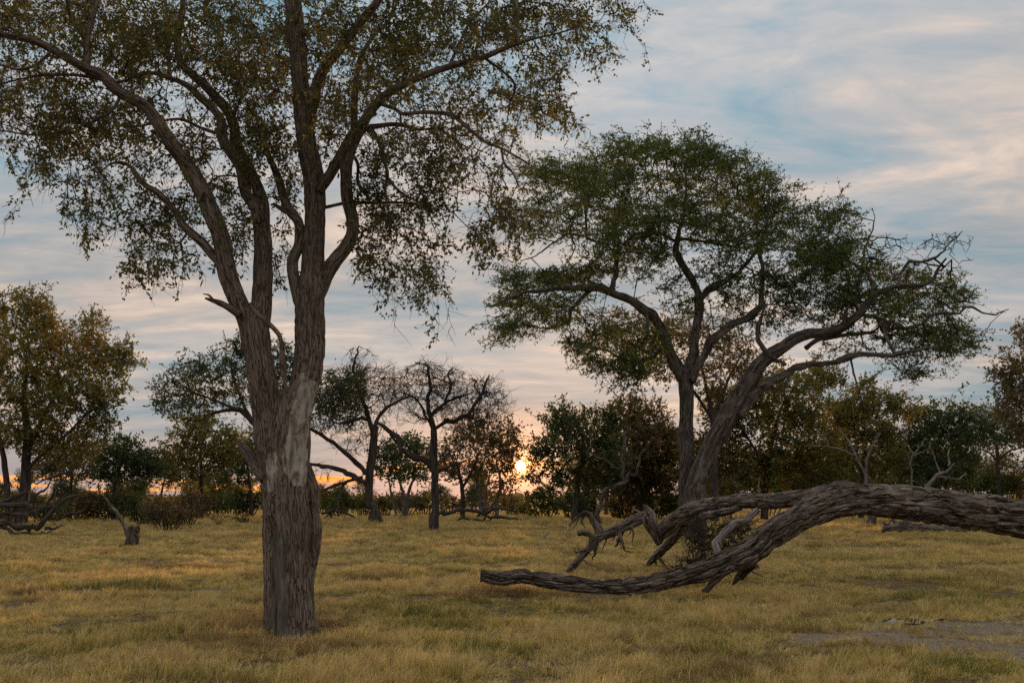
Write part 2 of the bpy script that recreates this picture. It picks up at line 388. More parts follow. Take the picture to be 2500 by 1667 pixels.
    def grow(s, mat_twig, mat_leaf=None, leaf=(.06, .03), per=12, sig=.08, tip_r=.003, bf=.25, jit=.14, droop=.0, exp=.46, sides=4,
             leaf_frac=1.0, side_twigs=0, stwl=.3, kfreq=.5, kbias=0.0, leafless=None, up=0.0, leafdroop=.3, rcap=.8, clus=1, spike=None, flat=1.0):
        rng = s.rng
        if spike:
            base_a = np.vstack(s.att); nn = np.array(s.nodes); pick = base_a[rng.random(len(base_a)) < spike[0]]
            cen = base_a.mean(0); ex = []
            for p in pick:
                dr = p - nn[np.argmin(((nn - p) ** 2).sum(1))]; dr = dr / (np.linalg.norm(dr) + 1e-6) + .6 * (p - cen) / (np.linalg.norm(p - cen) + 1e-6) + rng.normal(size=3) * .35; dr[2] += spike[2]; dr /= np.linalg.norm(dr)
                ln = spike[1] * (.4 + .9 * rng.random()); k = max(2, int(ln / spike[3]))
                for q in range(1, k + 1): ex.append(p + dr * ln * q / k + rng.normal(size=3) * spike[3] * .18 - np.array([0, 0, spike[4] * ln * (q / k) ** 2]))
            s.att.append(np.array(ex))
        att = np.vstack(s.att); nodes = np.array(s.nodes); K = len(nodes)
        N = len(att)
        # order: nearest to the skeleton first
        dmin = np.full(N, 1e9)
        for i in range(0, K, 400):
            blk = nodes[i:i + 400]; dmin = np.minimum(dmin, np.sqrt(((att[:, None, :] - blk[None]) ** 2).sum(-1)).min(1))
        order = np.argsort(dmin)
        cap = K + N * 6
        P = np.zeros((cap, 3)); P[:K] = nodes; par = np.full(cap, -1); pl = np.zeros(cap); cnt = K; ends = []
        for j in order:
            p = att[j]; dv = P[:cnt] - p; dist = np.sqrt((dv * dv).sum(1))
            i = int(np.argmin(dist + bf * pl[:cnt])); ln = dist[i]
            m = 1 if ln < .12 * s.d / 12 else (2 if ln < .5 * s.d / 12 else 4)
            a = P[i].copy(); prev = i; off = rng.normal(size=3) * jit * ln; off[2] += up * ln
            for q in range(1, m + 1):
                t = q / m; c = a + (p - a) * t + off * math.sin(math.pi * t) + (rng.normal(size=3) * jit * .35 * ln / m if q < m else 0)
                if q == m: c = p
                P[cnt] = c; par[cnt] = prev; pl[cnt] = pl[prev] + ln / m; prev = cnt; cnt += 1
            ends.append(cnt - 1)
        ends = np.array(ends)
        P = P[:cnt]; par = par[:cnt]
        acc = np.zeros(cnt); haschild = np.zeros(cnt, bool)
        haschild[par[K:]] = True; acc[~haschild] = 1
        for i in range(cnt - 1, K - 1, -1): acc[par[i]] += acc[i]
        r = tip_r * np.maximum(acc, 1) ** exp
        srad = np.array(s.nrad)
        rr = r.copy(); rr[:K] = srad
        for i in range(K, cnt): rr[i] = min(rr[i], rcap * rr[par[i]] if par[i] < K else rr[par[i]])
        e = np.arange(K, cnt); A, B = P[par[e]], P[e]
        ra = np.where(par[e] < K, np.minimum(rr[e] * 1.35, srad[np.clip(par[e], 0, K - 1)]), rr[par[e]]); ra = np.minimum(ra, rr[e] * 1.6); rb = rr[e]
        tips = np.where(~haschild[K:])[0] + K
        if side_twigs:
            tp = np.repeat(e[rr[e] < tip_r * 3.2], side_twigs)
            f = rng.random(len(tp))[:, None]; a2 = P[par[tp]] * (1 - f) + P[tp] * f
            dr = P[tp] - P[par[tp]]; dr /= np.linalg.norm(dr, axis=1)[:, None] + 1e-9
            dr = dr * .8 + rng.normal(size=dr.shape) * .75; dr[:, 2] -= droop; dr /= np.linalg.norm(dr, axis=1)[:, None]
            b2 = a2 + dr * stwl * (.4 + rng.random(len(tp)))[:, None]
            mid = (a2 + b2) / 2 + rng.normal(size=a2.shape) * stwl * .08
            n2 = len(tp)
            A = np.vstack([A, a2, mid]); B = np.vstack([B, mid, b2])
            ra = np.concatenate([ra, np.full(n2, tip_r), np.full(n2, tip_r * .8)]); rb = np.concatenate([rb, np.full(n2, tip_r * .8), np.full(n2, tip_r * .5)])
        V, fq = prisms(A, B, ra, rb, sides)
        o = link('twigs', make_mesh('twigs', V - s.base, [fq], M[mat_twig], True), s.root); o['kind'] = 'stuff'
        if mat_leaf:
            lt = ends
            if leafless is not None: lt = np.array([t for t in lt if not leafless(P[t])])
            if leaf_frac < 1: lt = lt[rng.random(len(lt)) < leaf_frac]
            ns = clus; T = np.repeat(lt, ns); n = len(T)
            ax = P[T] - P[par[T]]; ax /= np.linalg.norm(ax, axis=1)[:, None] + 1e-9
            sd = ax * .55 + rng.normal(size=(n, 3)) * .75; sd[:, 2] = sd[:, 2] * flat - droop * .5; sd /= np.linalg.norm(sd, axis=1)[:, None]
            sl = sig * (1.2 + 1.9 * rng.random(n)); fr = rng.random(n)[:, None] * .55
            s0 = P[T] * (1 - fr) + P[par[T]] * fr if True else P[T]
            lim = np.linalg.norm(P[T] - P[par[T]], axis=1)[:, None]; s0 = P[T] - (P[T] - s0) * np.minimum(1, sig * 4 / (lim + 1e-9))
            s1 = s0 + sd * sl[:, None]
            Vs, fs = prisms(s0, s1, np.full(n, tip_r * .75), np.full(n, tip_r * .4), 3)
            o = link('sprays', make_mesh('sprays', Vs - s.base, [fs], M[mat_twig], True), s.root); o['kind'] = 'stuff'
            q = max(1, round(per / ns)); I = np.repeat(np.arange(n), q); n = len(I)
            u = (np.tile((np.arange(q) + .5) / q, len(T)) + rng.normal(size=n) * .12).clip(.05, 1.05)[:, None]
            c = s0[I] * (1 - u) + s1[I] * u + rng.normal(size=(n, 3)) * leaf[1] * .25
            dirv = sd[I] * .7 + rng.normal(size=(n, 3)) * .7; dirv[:, 2] -= leafdroop * .6; dirv /= np.linalg.norm(dirv, axis=1)[:, None]
            lo = vnoise(c * kfreq, s.seed + 77); lo2 = vnoise(c * kfreq * 3.1, s.seed + 78)
            rnd = np.clip(.5 + .26 * lo + .2 * lo2 + np.repeat(rng.normal(size=len(T)), q) * .10 + rng.normal(size=n) * .12 + kbias, 0, 1)
            V, fq = leaves(c, dirv, leaf[0] * (.6 + .8 * rng.random(n)), leaf[1] * (.6 + .8 * rng.random(n)), rng)
            o = link('crown', make_mesh('crown', V - s.base, [fq], M[mat_leaf], False, {}, {'rnd': rnd}), s.root); o['kind'] = 'stuff'

def prisms(A, B, ra, rb, k=4):
    T = B - A; ln = np.linalg.norm(T, axis=1)[:, None] + 1e-9; T = T / ln
    A = A - T * np.minimum(ra[:, None] * .6, ln * .3)
    ref = np.where(np.abs(T[:, 2:3]) > .9, np.array([[1., 0, 0]]), np.array([[0., 0, 1.]]))
    U = np.cross(T, ref); U /= np.linalg.norm(U, axis=1)[:, None] + 1e-9; Wv = np.cross(T, U)
    a = np.linspace(0, 2 * np.pi, k, endpoint=False)
    ring = np.cos(a)[None, :, None] * U[:, None, :] + np.sin(a)[None, :, None] * Wv[:, None, :]
    V = np.concatenate([A[:, None] + ring * ra[:, None, None], B[:, None] + ring * rb[:, None, None]], 1)
    n = len(A); base = (np.arange(n) * 2 * k)[:, None]; i = np.arange(k)[None]; j = (i + 1) % k
    f = np.stack([base + i, base + j, base + k + j, base + k + i], -1).reshape(-1, 4)
    return V.reshape(-1, 3), f
def leaves(c, t, L, Wd, rng):
    r = rng.normal(size=c.shape); s_ = np.cross(t, r); s_ /= np.linalg.norm(s_, axis=1)[:, None] + 1e-9
    L = L[:, None]; Wd = Wd[:, None]
    V = np.stack([c, c + t * L * .55 + s_ * Wd * .5, c + t * L, c + t * L * .55 - s_ * Wd * .5], 1).reshape(-1, 3)
    return V, np.arange(len(c) * 4).reshape(-1, 4)

# bare, trampled places where little grass grows: (x, y, rx, ry)
BARE = [(5.7, 12.3, 2.6, 1.35), (7.0, 10.8, 2.0, 1.2), (4.9, 11.2, 1.3, .6), (-6.2, 18.0, 2.6, .25), (9.5, 12.8, 3, 1.4)]
def bareness(x, y):
    b = np.zeros_like(x)
    for (cx, cy, rx, ry) in BARE:
        wob = .5 * fbm(np.stack([x * 1.2, y * 1.9, x * 0 + cx], -1), 31, 4)
        b = np.maximum(b, np.clip(1.35 - np.hypot((x - cx) / rx, (y - cy) / ry) + wob, 0, 1))
    return b

# ------------------------------------------------------------------ ground
def build_ground():
    xs = np.concatenate([-np.geomspace(3000, 21, 26), np.linspace(-20, 20, 121), np.geomspace(21, 3000, 26)])
    ys = np.concatenate([[-3000, -600, -100, -20], np.concatenate([np.linspace(-5, 8, 16), np.linspace(8.3, 20, 48), np.linspace(21, 60, 50)]), np.geomspace(62, 6000, 30)])
    X, Y = np.meshgrid(xs, ys); Z = np.zeros_like(X)
    near = np.exp(-((X / 60) ** 2 + ((Y - 25) / 60) ** 2))
    Z += .045 * fbm(np.stack([X * .45, Y * .45, X * 0], -1), 5, 3) * near - .02
    n, m = X.shape; idx = np.arange(n * m).reshape(n, m)
    q = np.stack([idx[:-1, :-1], idx[:-1, 1:], idx[1:, 1:], idx[1:, :-1]], -1).reshape(-1, 4)
    mt, T = new_mat('dry_soil')
    g = T.n('ShaderNodeNewGeometry').outputs['Position']
    n1 = T.noise(g, .6, 5, .6); n2 = T.noise(g, 14, 6, .65); n3 = T.noise(T.vec('MULTIPLY', g, (1, .5, 1)), 60, 4, .6)
    soil = T.ramp(n2, [(.3, (.085, .064, .05)), (.5, (.17, .132, .103)), (.72, (.28, .22, .17))])
    straw = T.ramp(n3, [(.35, (.16, .115, .055)), (.6, (.42, .31, .13))])
    ba = T.n('ShaderNodeAttribute', attribute_name='bare').outputs['Fac']
    thatch = T.ramp(n3, [(.35, (.06, .042, .02)), (.62, (.20, .14, .06))])
    soil = T.mix(T.mrange(n3, .50, .60, 0, .8), soil, (.42, .31, .15))
    col = T.mix(T.mrange(T.math('ADD', ba, T.math('MULTIPLY', T.math('SUBTRACT', n2, .5), .5)), .25, .6), thatch, soil)
    bp = T.n('ShaderNodeBump'); bp.inputs['Strength'].default_value = .7; bp.inputs['Distance'].default_value = .03; T.l(T.math('ADD', n2, n3), bp.inputs['Height'])
    finish(T, pbsdf(T, col, .95, bp.outputs[0]))
    o = link('ground', make_mesh('ground', np.stack([X, Y, Z], -1).reshape(-1, 3), [q], mt, True, {'bare': bareness(X, Y).ravel()})); tag(o, 'flat dry savanna ground of brown soil under the grass', kind='structure')
build_ground()

def build_grass():
    rng = np.random.default_rng(4)
    m, T = new_mat('savanna_grass')
    g = T.n('ShaderNodeNewGeometry').outputs['Position']
    inst = T.n('ShaderNodeObjectInfo').outputs['Random']
    rb = T.n('ShaderNodeAttribute', attribute_name='rnd').outputs['Fac']
    flat = T.vec('MULTIPLY', g, (.55, 1.0, 0))
    n1 = T.noise(flat, .38, 4, .6, .4); n2 = T.noise(flat, 1.5, 3, .55)
    k = T.math('ADD', T.math('ADD', T.math('MULTIPLY', n1, .95), T.math('MULTIPLY', T.math('SUBTRACT', n2, .5), .55)), .125)
    k = T.math('ADD', k, T.math('SUBTRACT', T.math('MULTIPLY', T.math('ADD', inst, rb), .21), .08))
    col = T.ramp(k, [(.47, (.16, .17, .038)), (.57, (.35, .29, .075)), (.67, (.62, .45, .13)), (.78, (.80, .61, .26)), (.92, (.56, .37, .15))])
    n4 = T.noise(T.vec('ADD', flat, (31, 7, 0)), .7, 3, .6)
    col = T.mix(T.mrange(n4, .49, .63, 0, .8), col, (.33, .205, .085))
    col = T.mix(T.mrange(rb, .86, .95), col, (.74, .60, .32))
    d = T.n('ShaderNodeBsdfDiffuse'); T.l(col, d.inputs[0]); t = T.n('ShaderNodeBsdfTranslucent'); T.l(col, t.inputs[0])
    mx = T.n('ShaderNodeMixShader'); mx.inputs[0].default_value = .35; T.l(d.outputs[0], mx.inputs[1]); T.l(t.outputs[0], mx.inputs[2]); finish(T, mx.outputs[0])
    M['grass'] = m
    tufts = bpy.data.collections.new('grass_tufts')
    for k_ in range(9):
        nb = 44 if k_ < 5 else 30
        a = rng.random(nb) * 2 * np.pi; r0 = rng.random(nb) ** .5 * .085; h = (.5 + .7 * rng.random(nb)) * (.075 if k_ < 5 else (.11 if k_ < 8 else .07))
        lean = (.3 + 1.3 * rng.random(nb)) * h; la = a + rng.normal(size=nb) * .7
        w = .0020 + .0018 * rng.random(nb)
        b = np.stack([np.cos(a) * r0, np.sin(a) * r0, a * 0 - .01], -1)
        dr = np.stack([np.cos(la), np.sin(la), la * 0], -1); sd = np.stack([-np.sin(la + .6), np.cos(la + .6), la * 0], -1)
        mid = b + dr * lean[:, None] * .35; mid[:, 2] += h * .62
        tip = b + dr * lean[:, None]; tip[:, 2] += h * (1 - .25 * rng.random(nb))
        if k_ == 8: b[:, :2] *= .35; mid = b + dr * h[:, None] * .35; mid[:, 2] += h * 1.15; tip = b + dr * h[:, None] * .95; tip[:, 2] += h * (1.5 + .3 * rng.random(nb))
        V = np.stack([b - sd * w[:, None], b + sd * w[:, None], mid + sd * w[:, None] * .8, mid - sd * w[:, None] * .8, tip], 1).reshape(-1, 3)
        i0 = np.arange(nb)[:, None] * 5
        me = make_mesh('grass_tuft', V, [i0 + np.array([[0, 1, 2, 3]]), i0 + np.array([[3, 2, 4]])], m, True, {}, {'rnd': np.tile(rng.random(nb), 2)})
        o = bpy.data.objects.new('grass_tuft_%d' % k_, me); tufts.objects.link(o)
    pts = []
    for (y0, y1, dens, sc) in ((4.5, 9, 110, 1.0), (9, 17, 120, 1.0), (17, 30, 66, 1.2), (30, 55, 30, 1.6), (55, 125, 9, 2.3)):
        n = int(.68 * (y1 ** 2 - y0 ** 2) * dens)
        y = np.sqrt(y0 ** 2 + rng.random(n) * (y1 ** 2 - y0 ** 2)); x = (rng.random(n) * 2 - 1) * .68 * y
        clumpy = fbm(np.stack([x * 1.3, y * 1.6, x * 0], -1), 12, 3); b = bareness(x, y)
        keep = rng.random(n) < np.clip(.78 + .95 * clumpy, .22, 1) * (1 - .93 * b ** .7)
        x, y, clumpy, b = x[keep], y[keep], clumpy[keep], b[keep]
        tall = fbm(np.stack([x * .16, y * .3, x * 0 + 9], -1), 14, 3)
        hgt = np.clip(.85 + .4 * tall + .9 * clumpy, .25, 1.7) * (1 - .45 * b)
        s0 = sc * (.75 + .5 * rng.random(len(x)))
        pick = np.where(rng.random(len(x)) < np.clip(.10 + .35 * tall + (y > 26) * .25, .03, .8), rng.integers(5, 8, len(x)), rng.integers(0, 5, len(x)))
        pick = np.where(rng.random(len(x)) < np.clip(.05 + .18 * clumpy, .0, .2), 8, pick)
        z = .045 * fbm(np.stack([x * .45, y * .45, x * 0], -1), 5, 3) * np.exp(-((x / 60) ** 2 + ((y - 25) / 60) ** 2)) - .02
        pts.append(np.column_stack([x, y, z, s0, s0 * hgt / sc ** .35, pick, rng.random(len(x)) * 6.283, rng.normal(size=len(x)) * .16, rng.normal(size=len(x)) * .16]))
    Pp = np.vstack(pts); n = len(Pp)
    me = bpy.data.meshes.new('grass'); me.vertices.add(n); me.vertices.foreach_set('co', Pp[:, :3].astype(np.float32).ravel())
    a = me.attributes.new('scl', 'FLOAT_VECTOR', 'POINT'); a.data.foreach_set('vector', Pp[:, [3, 3, 4]].astype(np.float32).ravel())
    a = me.attributes.new('rot', 'FLOAT_VECTOR', 'POINT'); a.data.foreach_set('vector', Pp[:, [7, 8, 6]].astype(np.float32).ravel())
    a = me.attributes.new('pick', 'INT', 'POINT'); a.data.foreach_set('value', Pp[:, 5].astype(np.int32))
    o = link('grass', me); me.materials.append(m)
    tag(o, 'short golden and olive dry grass covering the savanna', 'grass', kind='stuff')
    instancer(o, tufts)
def instancer(o, coll):
    ng = bpy.data.node_groups.new('scatter', 'GeometryNodeTree')
    ng.interface.new_socket('Geometry', in_out='INPUT', socket_type='NodeSocketGeometry'); ng.interface.new_socket('Geometry', in_out='OUTPUT', socket_type='NodeSocketGeometry')
    N = ng.nodes; gi = N.new('NodeGroupInput'); go = N.new('NodeGroupOutput')
    ci = N.new('GeometryNodeCollectionInfo'); ci.inputs[0].default_value = coll; ci.inputs[1].default_value = True; ci.inputs[2].default_value = True
    ip = N.new('GeometryNodeInstanceOnPoints'); ip.inputs['Pick Instance'].default_value = True
    def na(nm, ty):
        x = N.new('GeometryNodeInputNamedAttribute'); x.data_type = ty; x.inputs[0].default_value = nm; return x.outputs[0]
    er = N.new('FunctionNodeEulerToRotation')
    L = ng.links.new
    L(gi.outputs[0], ip.inputs['Points']); L(ci.outputs[0], ip.inputs['Instance']); L(na('pick', 'INT'), ip.inputs['Instance Index'])
    L(na('rot', 'FLOAT_VECTOR'), er.inputs[0]); L(er.outputs[0], ip.inputs['Rotation']); L(na('scl', 'FLOAT_VECTOR'), ip.inputs['Scale']); L(ip.outputs[0], go.inputs[0])
    md = o.modifiers.new('scatter', 'NODES'); md.node_group = ng
build_grass()

# ------------------------------------------------------------------ the big tree in the foreground
def project_many(V):
    cp, sp = math.cos(PITCH), math.sin(PITCH); v = V - np.array([0, 0, CAMZ])
    z = v[:, 1] * cp + v[:, 2] * sp; y = -v[:, 1] * sp + v[:, 2] * cp
    return np.column_stack([(1250 + F * v[:, 0] / z) / S, (833.5 - F * y / z) / S])
def build_big_tree():
    t = Tree('broadleaf_tree', 'tall multi-stemmed tree with pale stripped bark patch and brown-green leaves in the foreground', 'tree', 664, 12.1, seed=3)
    def trunk_shape(A, v):
        # angle 0 faces the camera; a smooth hollow runs up the front left, roots flare at the foot
        hol = np.exp(-((np.angle(np.exp(1j * (A - HOLL))) / .30) ** 2)) * np.clip((.50 - v) / .06, 0, 1) * np.clip(v / .02, 0, 1)
        lip = np.exp(-((np.angle(np.exp(1j * (A - HOLL + .5 * HS))) / .16) ** 2)) * np.clip((.52 - v) / .06, 0, 1)
        flare = np.clip(1 - v / .12, 0, 1) ** 2 * (.16 + .17 * np.sin(A * 3 + .9) + .08 * np.sin(A * 7))
        burl = .10 * np.exp(-((v - .46) / .05) ** 2) * np.exp(-((np.angle(np.exp(1j * (A + HS * 1.3))) / .5) ** 2))
        return 1 - .33 * hol + .09 * lip + flare + burl
    PALE = np.array([(690, 856), (702, 858), (712, 872), (731, 876), (728, 905), (714, 960), (706, 1005), (702, 1050), (706, 1105), (694, 1126), (676, 1112), (664, 1098), (650, 1078), (648, 1046), (658, 1010), (664, 955), (674, 905)], float)
    TORN = np.array([(612, 1040), (622, 1030), (636, 1040), (642, 1075), (634, 1130), (616, 1135)], float)
    HOLW = np.array([(629, 1232), (637, 1210), (648, 1238), (658, 1300), (664, 1380), (668, 1460), (621, 1460), (621, 1300)], float)
    def inside(P, poly):
        x, y = P[:, 0], P[:, 1]; r = np.zeros(len(P), bool); n = len(poly)
        for i in range(n):
            (x0, y0), (x1, y1) = poly[i], poly[(i + 1) % n]
            r ^= ((y0 > y) != (y1 > y)) & (x < (x1 - x0) * (y - y0) / (y1 - y0 + 1e-9) + x0)
        return r
    def front_mask(A, v, V):
        """where the bark is gone: a place on the wood itself, only on the side it was stripped from"""
        q = np.array(project_many(V))
        q = q + 5 * np.column_stack([vnoise(V * 14, 3), vnoise(V * 14 + 7, 4)])
        fr = (np.cos(A).ravel() > -.1)
        pale = inside(q, PALE) & fr; torn = inside(q, TORN) & fr; hol = inside(q, HOLW) & fr
        return {'bare': np.where(pale, 1., np.where(torn, .62, 0.)), 'hol': hol * 1.}
    def trunk_fine(A, v):
        hol = np.exp(-((np.angle(np.exp(1j * (A - HOLL))) / .34) ** 2)) * np.clip((.50 - v) / .06, 0, 1); up = np.exp(-((np.angle(np.exp(1j * (A + HS * .12))) / .5) ** 2)) * np.clip((v - .6) / .06, 0, 1)
        return 1 - .9 * np.clip(hol + up, 0, 1)
    def stem_fine(A, v): return 1 - .85 * np.exp(-((np.angle(np.exp(1j * (A - .35))) / .6) ** 2)) * np.clip((.19 - v) / .02, 0, 1)
    HS = -1.0; HOLL = HS * .55     # HS: turn sense that reads as 'left' from the camera
    t.limb('trunk', [(664, 1470, 132), (664, 1445, 118), (663, 1380, 112), (662, 1301, 110), (660, 1214, 112), (660, 1121, 110), (655, 1060, 106), (653, 1000, 108), (653, 940, 92), (653, 905, 56)],
           part='trunk', mat='barkA', nseg=190, amp=.06, freq=4, fine=.013, step=.026, ridge=(.032, .30), finemask=trunk_fine, shape=trunk_shape, bare=front_mask, attach=(0, 0))
    def none(A, v, V): return {'bare': A * 0}
    kw = dict(mat='barkA', amp=.06)
    t.limb('left_stem', [(636, 1100, 60), (622, 1020, 70), (613, 950, 66), (605, 894, 65), (595, 828, 62), (586, 770, 66), (583, 735, 58), (583, 715, 30)], 'trunk', (-.05, -.1), part='stem', nseg=110, fine=.010, step=.03, ridge=(.03, .28), freq=4, bare=none, attach=(0, 0), **kw)
    t.limb('right_stem', [(668, 1120, 70), (672, 1040, 80), (678, 960, 74), (697, 894, 67), (709, 828, 69), (711, 762, 70), (711, 700, 68), (716, 650, 62), (719, 597, 53), (723, 500, 49), (721, 420, 49), (712, 370, 50), (705, 330, 46),
                          (695, 260, 43), (690, 200, 41), (684, 120, 41), (678, 60, 42), (672, 0, 41), (664, -80, 38), (655, -200, 30), (650, -350, 18), (640, -480, 7)], 'trunk', (-.08, .5), part='stem', nseg=110, fine=.010, step=.035, ridge=(.03, .28), freq=4, bare=front_mask, finemask=stem_fine, attach=(.5, 1),
           label='main right stem with a long pale patch of stripped wood', **kw)
    kw = dict(mat='barkA', amp=.08, part='limb', bare=none)
    t.limb('L1', [(576, 770, 40), (562, 725, 46), (549, 696, 44), (529, 647, 42), (517, 600, 44), (508, 546, 43), (475, 462, 41), (437, 390, 37), (403, 344, 34), (374, 302, 32), (353, 268, 29), (330, 242, 28), (294, 222, 27), (262, 202, 27), (235, 172, 26), (197, 158, 24), (165, 140, 22), (118, 113, 20), (76, 95, 18), (25, 84, 16), (-60, 70, 12), (-170, 40, 6)],
           'left_stem', (0, -1.3), nseg=44, fine=.007, step=.035, attach=(.3, 1), **kw)
    t.limb('M', [(596, 770, 40), (600, 720, 48), (603, 660, 45), (604, 600, 42), (604, 560, 42), (600, 510, 40), (594, 480, 30), (585, 455, 14)], 'left_stem', (.1, .2), nseg=44, fine=.007, step=.035, attach=(.6, 1), **kw)
    kw['nseg'] = 26; kw['fine'] = .005
    t.limb('Ma', [(596, 510, 26), (586, 478, 27), (564, 441, 26), (554, 391, 25), (535, 357, 25), (511, 319, 25), (509, 280, 22), (487, 248, 19), (458, 223, 18), (437, 202, 16), (412, 188, 13), (361, 170, 10), (323, 170, 9), (290, 185, 8), (255, 190, 7), (200, 176, 7), (118, 172, 6), (67, 178, 5), (-20, 198, 3)], 'M', (-.1, -.9), **kw)
    t.limb('Mb', [(606, 510, 28), (604, 470, 29), (586, 420, 28), (556, 360, 26), (542, 323, 25), (538, 290, 25), (521, 252, 25), (491, 218, 23), (462, 189, 22), (437, 168, 20), (414, 139, 18), (407, 92, 17), (415, 55, 16), (420, 0, 14), (415, -80, 11), (400, -200, 6)], 'M', (.1, .9), **kw)
    t.limb('L1a', [(516, 612, 20), (491, 588, 22), (466, 558, 22), (441, 537, 20), (418, 514, 19), (403, 487, 17), (365, 445, 15), (336, 428, 14), (313, 403, 13), (302, 384, 10), (277, 373, 7), (252, 378, 5), (228, 396, 3)], 'L1', (0, -.6), **kw)
    t.limb('L1b', [(203, 170, 14), (200, 150, 16), (200, 122, 16), (198, 90, 15), (210, 50, 15), (218, 8, 13), (225, -60, 10), (235, -160, 5)], 'L1', (0, .5), **kw)
    t.limb('L1c', [(200, 98, 9), (181, 71, 10), (164, 46, 9), (155, 10, 8), (140, -60, 4)], 'L1b', (0, -.6), **kw)
    t.limb('L1d', [(120, 116, 8), (80, 150, 7), (40, 160, 6), (0, 150, 5), (-60, 160, 3)], 'L1', (0, -.5), **kw)
    t.limb('L1e', [(280, 216, 8), (255, 255, 8), (200, 285, 7), (150, 300, 6), (80, 310, 5), (0, 300, 3)], 'L1', (0, .7), **kw)
    t.limb('Mv', [(400, 186, 9), (390, 168, 10), (386, 100, 9), (382, 25, 8), (370, -80, 4)], 'Ma', (0, .6), **kw)
    t.limb('Ma2', [(510, 310, 9), (462, 294, 8), (424, 277, 8), (391, 275, 6), (350, 285, 5), (300, 290, 3)], 'Ma', (0, -.6), **kw)
    t.limb('G1', [(694, 740, 8), (684, 690, 22), (676, 647, 27), (672, 601, 26), (688, 559, 26), (686, 512, 24), (670, 491, 24), (655, 462, 22), (643, 420, 20), (630, 386, 16), (617, 357, 12), (600, 320, 9), (590, 270, 6)], 'right_stem', (-.10, .5), **kw)
    t.limb('G1s', [(674, 494, 14), (647, 480, 12), (628, 468, 7)], 'G1', (0, -.2), part='broken_stub', **{k: v for k, v in kw.items() if k != 'part'}, attach=(0, 0))
    t.limb('R1', [(716, 262, 20), (722, 227, 27), (730, 185, 26), (755, 143, 26), (780, 113, 25), (806, 80, 24), (835, 42, 22), (864, 8, 20), (905, -50, 16), (950, -150, 9), (980, -230, 5)], 'right_stem', (-.05, -.9), **kw)
    t.limb('R2', [(733, 440, 24), (745, 420, 27), (759, 399, 26), (780, 361, 25), (806, 315, 24), (827, 290, 24), (852, 256, 24), (877, 227, 22), (906, 206, 20), (944, 185, 18), (990, 168, 17), (1028, 155, 16), (1070, 143, 15), (1112, 132, 13), (1150, 115, 12), (1188, 101, 10), (1215, 92, 8), (1250, 84, 5), (1285, 76, 4), (1330, 62, 3)], 'right_stem', (-.1, -.8), **kw)
    t.limb('C', [(735, 680, 26), (752, 625, 34), (773, 594, 34), (796, 566, 33), (808, 538, 31), (808, 500, 30), (798, 462, 29), (795, 420, 29), (796, 378, 28), (806, 344, 26), (822, 311, 22), (839, 295, 18), (869, 290, 12), (902, 286, 11), (927, 288, 10), (961, 298, 7), (1007, 296, 6), (1028, 311, 5), (1062, 336, 3)], 'right_stem', (.05, .6), **kw)
    t.limb('Cv', [(806, 340, 15), (812, 290, 17), (814, 252, 17), (816, 210, 16), (819, 176, 14), (831, 126, 12), (864, 76, 10), (894, 46, 8), (930, -40, 5)], 'C', (.05, .9), **kw)
    t.limb('R2a', [(872, 238, 9), (905, 250, 9), (927, 262, 9), (969, 258, 10), (1016, 260, 10), (1045, 269, 10), (1079, 298, 9), (1112, 324, 8), (1150, 340, 7), (1188, 361, 5), (1217, 378, 3)], 'R2', (0, -.9), **kw)
    t.limb('R2b', [(1152, 340, 6), (1158, 374, 6), (1179, 399, 5), (1192, 428, 3)], 'R2a', (0, .1), **kw)
    t.limb('R2c', [(1158, 370, 5), (1133, 412, 4), (1129, 458, 2)], 'R2b', (0, -.2), **kw)
    t.limb('C2', [(850, 294, 9), (873, 332, 10), (883, 370, 9), (890, 403, 8), (885, 441, 6), (895, 500, 4), (900, 560, 2)], 'C', (0, -.7), **kw)
    t.limb('C3', [(745, 477, 9), (797, 466, 8), (860, 466, 7), (927, 466, 6), (982, 477, 4), (1005, 500, 2)], 'right_stem', (.2, .5), **kw)
    t.limb('C4', [(806, 350, 8), (822, 378, 8), (822, 420, 8), (839, 445, 6), (860, 480, 4)], 'C', (0, .5), **kw)
    t.limb('C5', [(888, 405, 7), (919, 441, 6), (978, 475, 4), (995, 520, 2)], 'C2', (0, .3), **kw)
    t.limb('R2d', [(1112, 132, 7), (1180, 190, 6), (1170, 240, 5), (1165, 280, 3)], 'R2', (0, .5), **kw)
    t.limb('R2e', [(1185, 103, 8), (1190, 60, 8), (1188, 10, 7), (1195, -60, 4)], 'R2', (0, .6), **kw)
    t.limb('R2f', [(1030, 156, 7), (1060, 90, 7), (1080, 50, 6), (1120, 10, 4)], 'R2', (0, .8), **kw)
    st = {k: v for k, v in kw.items() if k != 'part'}
    t.limb('stub1', [(552, 724, 20), (540, 716, 18), (514, 700, 15), (488, 690, 10), (471, 685, 4)], 'left_stem', (-.2, -.15), part='broken_stub', attach=(0, 0), **st)
    t.limb('stub1b', [(490, 690, 7), (480, 678, 5), (466, 675, 2)], 'stub1', (0, -.05), part='broken_stub', attach=(0, 0), **st)
    t.limb('hang', [(573, 696, 6), (593, 723, 10), (620, 746, 11), (639, 766, 11), (646, 784, 10), (648, 809, 12), (649, 845, 13), (654, 875, 12), (660, 900, 6)], 'left_stem', (-.38, .1), part='hanging_branch', attach=(0, 0), label='pale dead branch hung in the fork', **st)
    t.limb('stub2', [(612, 1100, 30), (596, 1081, 29), (578, 1052, 26), (557, 1027, 18), (546, 1011, 4)], 'trunk', (-.1, .3), part='broken_stub', attach=(0, 0), **st)
